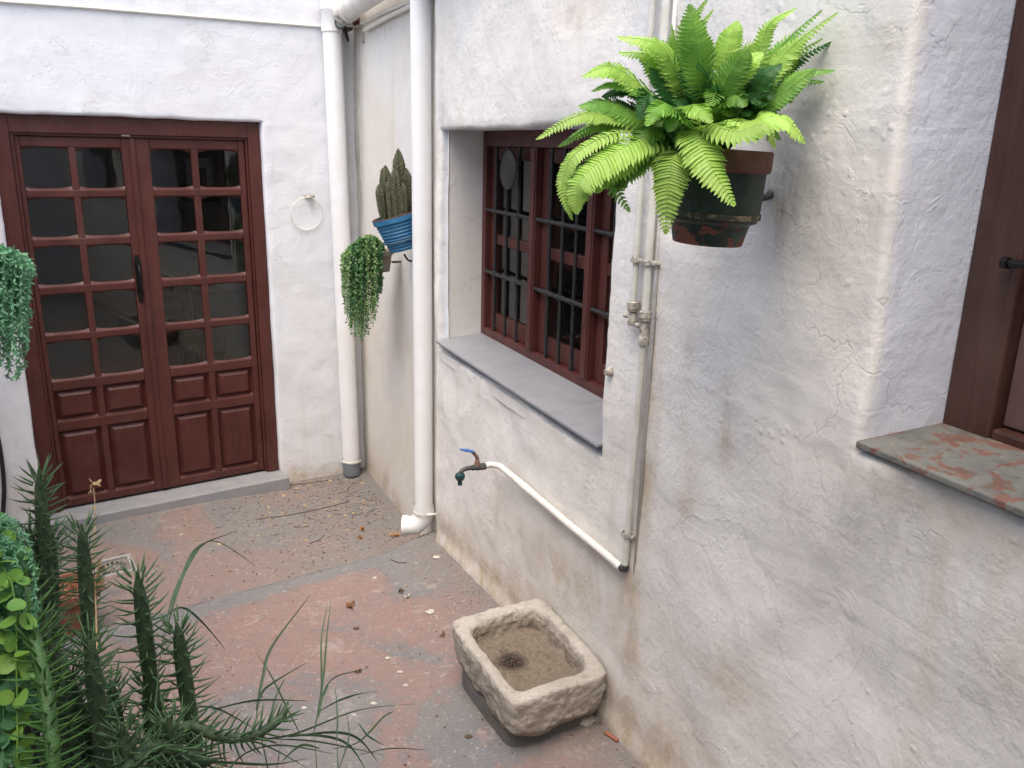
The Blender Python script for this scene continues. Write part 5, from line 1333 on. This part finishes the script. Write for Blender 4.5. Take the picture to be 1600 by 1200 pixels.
# ------------------------------------------------------------------ artificial foliage hanging at the left edge
random.seed(5)
lh = at_d(-60, 392, 3.15)
hp = thing('hanging_foliage', lh, 'blue-green artificial foliage spilling down over the left door jamb', 'hanging plant')
mb = MB(); mb.lathe([(0, -.14), (.07, -.14), (.10, -.01), (.108, 0), (.10, .0), (0, -.015)], lh, n=28); mb.build('pot', M['terracotta'], hp)
a_, b_ = ab(lh); wl = from_ab(a_, LB + .0, lh.z - .06)
mb = MB(); mb.tube([lh + V((0, 0, -.06)), wl], .007, 8); mb.build('bracket', M['darkmetal'], hp)
for i in range(120):
    pxe = random.uniform(-60, 50); k_ = max(0, (pxe - 5) / 45)
    pye = random.uniform(430, 605) - 40 * k_ * random.random() 
    if pxe > 34: pye = random.uniform(430, 580)
    e = 3.15 + random.uniform(-.12, .10)
    topy = 388 + random.uniform(0, 22) + max(0, pxe - 20) * .5
    P = spline([lh + V((random.uniform(-.06, .06), random.uniform(-.06, .06), 0)), at_d(min(pxe - 4, 44) , topy, e), at_d(pxe * .95, (topy + pye) / 2, e), at_d(pxe, pye, e)], 48)
    mb = MB(); mb.tube(P[::4], .0010, 4, cap=False)
    for k in range(6, 48):
        for _ in range(3):
            d = (P[min(k + 1, 47)] - P[k - 1]).normalized() * .7 + rnd_dir() * .8
            leaf_face(mb, P[k], d, rnd_dir() - ray(0, 480), random.uniform(.012, .021), .0065)
    mb.build('strand', M['bluish'], hp, fix=False)
# nearer faux plant at lower left
random.seed(6)
ll = at_d(-110, 850, 1.28)
sp = thing('artificial_vine', ll, 'yellow-green round-leaved artificial vine hanging close at the bottom left edge', 'hanging plant')
mb = MB(); mb.lathe([(0, -.12), (.06, -.12), (.075, -.01), (.082, 0), (.075, 0), (0, -.01)], ll, n=28); mb.build('pot', M['terracotta'], sp)
mb = MB(); 
for a in (0, 2.1, 4.2):
    q = ll + V((math.cos(a) * .07, math.sin(a) * .07, -.115)); g_ = ll + V((math.cos(a) * .16, math.sin(a) * .16, 0)); g_.z = floor_z(g_); mb.tube([q, g_], .007, 8)
mb.lathe([(.05, -.122), (.075, -.122), (.075, -.128), (.05, -.128)], ll, n=24)
mb.build('stand', M['iron'], sp)
for i in range(26):
    pxe = random.uniform(-92, 30); pye = random.uniform(1000, 1330); e = 1.24 + random.uniform(-.08, .05)
    topx = pxe - random.uniform(0, 20)
    P = spline([ll, at_d(topx, 835 + random.uniform(0, 60), e), at_d(pxe, (840 + pye) / 2, e), at_d(pxe, pye, e)], 40)
    mb = MB(); mb.tube(P[::3], .0011, 4, cap=False)
    for k in range(9, 40, 2):
        for sg in (-1, 1):
            d = rnd_dir() + V((sg * .6, 0, -.2)); d.normalize(); nr = (rnd_dir() * .8 - ray(0, 1000)).normalized(); r_ = random.uniform(.007, .0125); s = d.cross(nr).normalized(); nr = s.cross(d)
            c_ = P[k] + d * (r_ + .003); vs = [c_ + (d * math.cos(t) + s * math.sin(t)) * r_ + nr * r_ * .22 * (1 - abs(math.sin(t))) for t in [2 * PI * j / 10 for j in range(10)]] + [c_ - nr * r_ * .10]
            mb.add(vs, [(j, (j + 1) % 10, 10) for j in range(10)], True)
    mb.build('strand', M['round'] if random.random() < .45 else M['roundb'], sp, fix=False)
for i in range(30):
    pxe = random.uniform(-90, 30) if i % 7 else random.uniform(40, 70); pye = random.uniform(880, 1240) if pxe < 40 else random.uniform(1080, 1120); e = 1.24 + random.uniform(-.06, .08)
    P = spline([ll, at_d(pxe - 30, 812 + random.uniform(0, 50), e), at_d(pxe - 8, (850 + pye) / 2, e), at_d(pxe, pye, e)], 60)
    mb = MB(); mb.tube(P[::4], .0009, 4, cap=False)
    for k in range(8, 60):
        for _ in range(4):
            d = (P[min(k + 1, 59)] - P[k - 1]).normalized() * .8 + rnd_dir() * .9
            leaf_face(mb, P[k], d, rnd_dir() - ray(0, 1000), random.uniform(.005, .009), .0026)
    mb.build('spray', M['bluish'], sp, fix=False)
# black hose on the door wall at the very left
mb = MB(); hs = []
for px, py in ((-14, 640), (-2, 690), (5, 740), (6, 780), (0, 812), (-30, 830)):
    t, z = pA(px, py, .02); hs.append(WA(t, z, .02))
mb.tube(spline(hs, 24), .011, 10); tag(mb.build('hose', M['rubber']), 'black rubber hose hanging against the plaster left of the door', 'hose')

# ------------------------------------------------------------------ litter on the floor
random.seed(9)
def crumpled(name, px, py, size, mat, label, n=7, cat='leaf', group=None, flat=.5):
    p = onfloor(px, py, .003); mb = MB()
    for k in range(n):
        d = rnd_dir(); d.z = abs(d.z) * flat; leaf_face(mb, p + V((random.uniform(-1, 1), random.uniform(-1, 1), random.uniform(0, .5))) * size * .3, d, rnd_dir() + V((0, 0, .4)), size * random.uniform(.6, 1.1), size * .55, .3)
    return tag(mb.build(name, mat, org=p, fix=False), label, cat, group)
crumpled('dry_leaf', 566, 828, .030, M['orangeleaf'], 'curled orange dry leaf on the lower floor between twigs', 6, group='dry leaves on the courtyard floor')
crumpled('dry_leaf', 616, 838, .032, M['orangeleaf'], 'orange-brown dry leaf just left of the pipe elbow', 7, group='dry leaves on the courtyard floor')
crumpled('dry_leaf', 564, 842, .025, M['dryleaf'], 'small dark crumpled leaf beside the orange one', 5, group='dry leaves on the courtyard floor')
crumpled('dry_leaf', 417, 761, .032, M['dryleaf'], 'brown dry leaf lying against the grey doorstep', 7, group='dry leaves on the courtyard floor')
crumpled('dry_leaf', 549, 949, .030, M['dryleaf'], 'dark brown crumpled leaf in the middle of the red floor patch', 9, group='dry leaves on the courtyard floor')
crumpled('dry_leaf', 624, 926, .022, M['litterd'], 'grey-brown leaf scrap beside the white crumb', 6, group='dry leaves on the courtyard floor')
crumpled('dry_leaf', 693, 993, .022, M['dryleaf'], 'flat brown leaf scrap left of the basin rim', 4, group='dry leaves on the courtyard floor')
crumpled('dry_leaf', 557, 1053, .018, M['litterd'], 'tiny dark leaf clump below the middle of the floor', 6, group='dry leaves on the courtyard floor')
crumpled('plaster_crumb', 636, 933, .022, M['chipw'], 'white jagged plaster crumb on the red floor', 6, 'crumb')
G = 'small pale stones on the floor'
for px, py, r_, lab in ((672, 958, .016, 'largest pale stone chip, left of the basin'), (682, 872, .014, 'pale stone chip near the wall foot'), (586, 904, .009, 'pale pebble on the ridge side of the floor'), (625, 1051, .009, 'white pebble in the grey patch left of the basin'), (634, 1072, .009, 'rounder pale pebble just below the white one'),
                        (584, 1100, .009, 'pale pebble right of the long grass blade'), (283, 836, .008, 'white pebble on the lower floor near the doorstep'), (606, 1029, .008, 'tiny white fragment above the two pebbles'), (134, 982, .011, 'white oval stone behind the cactus stems'), (553, 1118, .007, 'pale pebble among the bottom grass blades'), (475, 1107, .008, 'pale pebble near the lying cactus stem')):
    p = onfloor(px, py); rock('pebble', p, r_, (1.3, .9, .45), M['chipw'], lab, 'pebble', G, 1.0, 8)
for px, py, r_, lab in ((557, 983, .010, 'dark flat stone in the middle of the red patch'), (732, 1152, .009, 'dark stone beside the plinth foot')):
    rock('pebble', onfloor(px, py), r_, (1.4, .9, .5), M['litterd'], lab, 'pebble', 'dark stones on the floor', 1.0, 8)
for pts, r_, lab in (([(399, 812), (450, 806), (500, 796), (546, 784)], .0022, 'long thin dark twig on the lower floor'), ([(432, 760), (470, 757), (520, 750)], .002, 'straight twig along the foot of the door wall'), ([(483, 850), (497, 845), (506, 838)], .0018, 'short twig near the floor ridge'), ([(610, 875), (622, 880), (636, 880)], .0018, 'short curved twig on the upper floor edge')):
    mb = MB(); mb.tube([onfloor(x, y, .003) for x, y in pts], r_, 5); tag(mb.build('twig', M['litterd']), lab, 'twig', 'twigs on the floor')
random.seed(33)
mb = MB()
for _ in range(90):
    a, b = abs(random.gauss(.45, .32)) + .05, abs(random.gauss(.1, .42)) + .08
    if a > 1.4: continue
    p = from_ab(a, b, 0); th = random.uniform(0, 2 * PI); L_ = random.uniform(.015, .055); q = []
    for u in (0, .5, 1):
        c_ = p + V((math.cos(th), math.sin(th), 0)) * L_ * u + V((-math.sin(th), math.cos(th), 0)) * (random.uniform(-.2, .2) * L_ if u == .5 else 0); c_.z = floor_z(c_) + .003; q.append(c_)
    mb.tube(q, random.uniform(.0006, .0014), 4, cap=False)
tag(mb.build('twig_litter', M['litterd'], org=from_ab(.5, .5, 0), fix=False), 'fine broken twigs and rootlets in the corner', 'debris', kind='stuff')
# terracotta shard by the basin
p = onfloor(955, 1153, .006); mb = MB(); mb.pbox(lambda x, y, z: p + V((x * math.cos(.9) - y * math.sin(.9) * .6, -x * math.sin(.9) - y * .5, z + x * .06)), -.028, .028, -.009, .009, -.003, .003); tag(mb.build('pot_shard', M['terracotta'], bevel=.001), 'thin terracotta shard on the floor right of the basin', 'shard')
def litter(name, n, mat, fn, size, label):
    mb = MB()
    for _ in range(n):
        a, b = fn(); p = from_ab(a, b, 0); p.z = floor_z(p) + .0025; s_ = random.uniform(*size); th = random.uniform(0, 2 * PI); e = V((math.cos(th), math.sin(th), random.uniform(-.1, .2)))
        w_ = s_ * random.choice([.15, .25, .6, .8]); o_ = V((-e.y, e.x, random.uniform(-.3, .3))); up = V((0, 0, s_ * .25))
        mb.add([p - e * s_, p + o_ * w_, p + e * s_, p - o_ * w_, p + up], [(0, 1, 4), (1, 2, 4), (2, 3, 4), (3, 0, 4)])
    return tag(mb.build(name, mat, org=from_ab(1, 1, 0), fix=False), label, 'debris', kind='stuff')
litter('leaf_litter', 1500, M['litterd'], lambda: (min(1.42, abs(random.gauss(.5, .5))), abs(random.gauss(0, .60)) + .05), (.0015, .009), 'dark leaf crumbs and twig bits over the lower floor')
litter('litter', 1200, M['litterd'], lambda: (random.uniform(1.5, 5), random.uniform(.04, 2.0)), (.0015, .006), 'dark specks scattered over the upper floor')
litter('grit', 700, M['litterw'], lambda: (random.uniform(.1, 5), random.uniform(.05, 2.0)), (.0012, .004), 'pale grit scattered over the courtyard floor')
litter('wall_foot_litter', 500, M['litterd'], lambda: (random.uniform(1.5, 4.5), WOFF + abs(random.gauss(.02, .09))), (.0015, .006), 'brown crumbs gathered along the foot of the window wall')
litter('straw_litter', 160, M['straw'], lambda: (abs(random.gauss(.35, .3)), abs(random.gauss(.3, .35)) + .05), (.004, .016), 'pale straw bits in the corner by the downpipes')
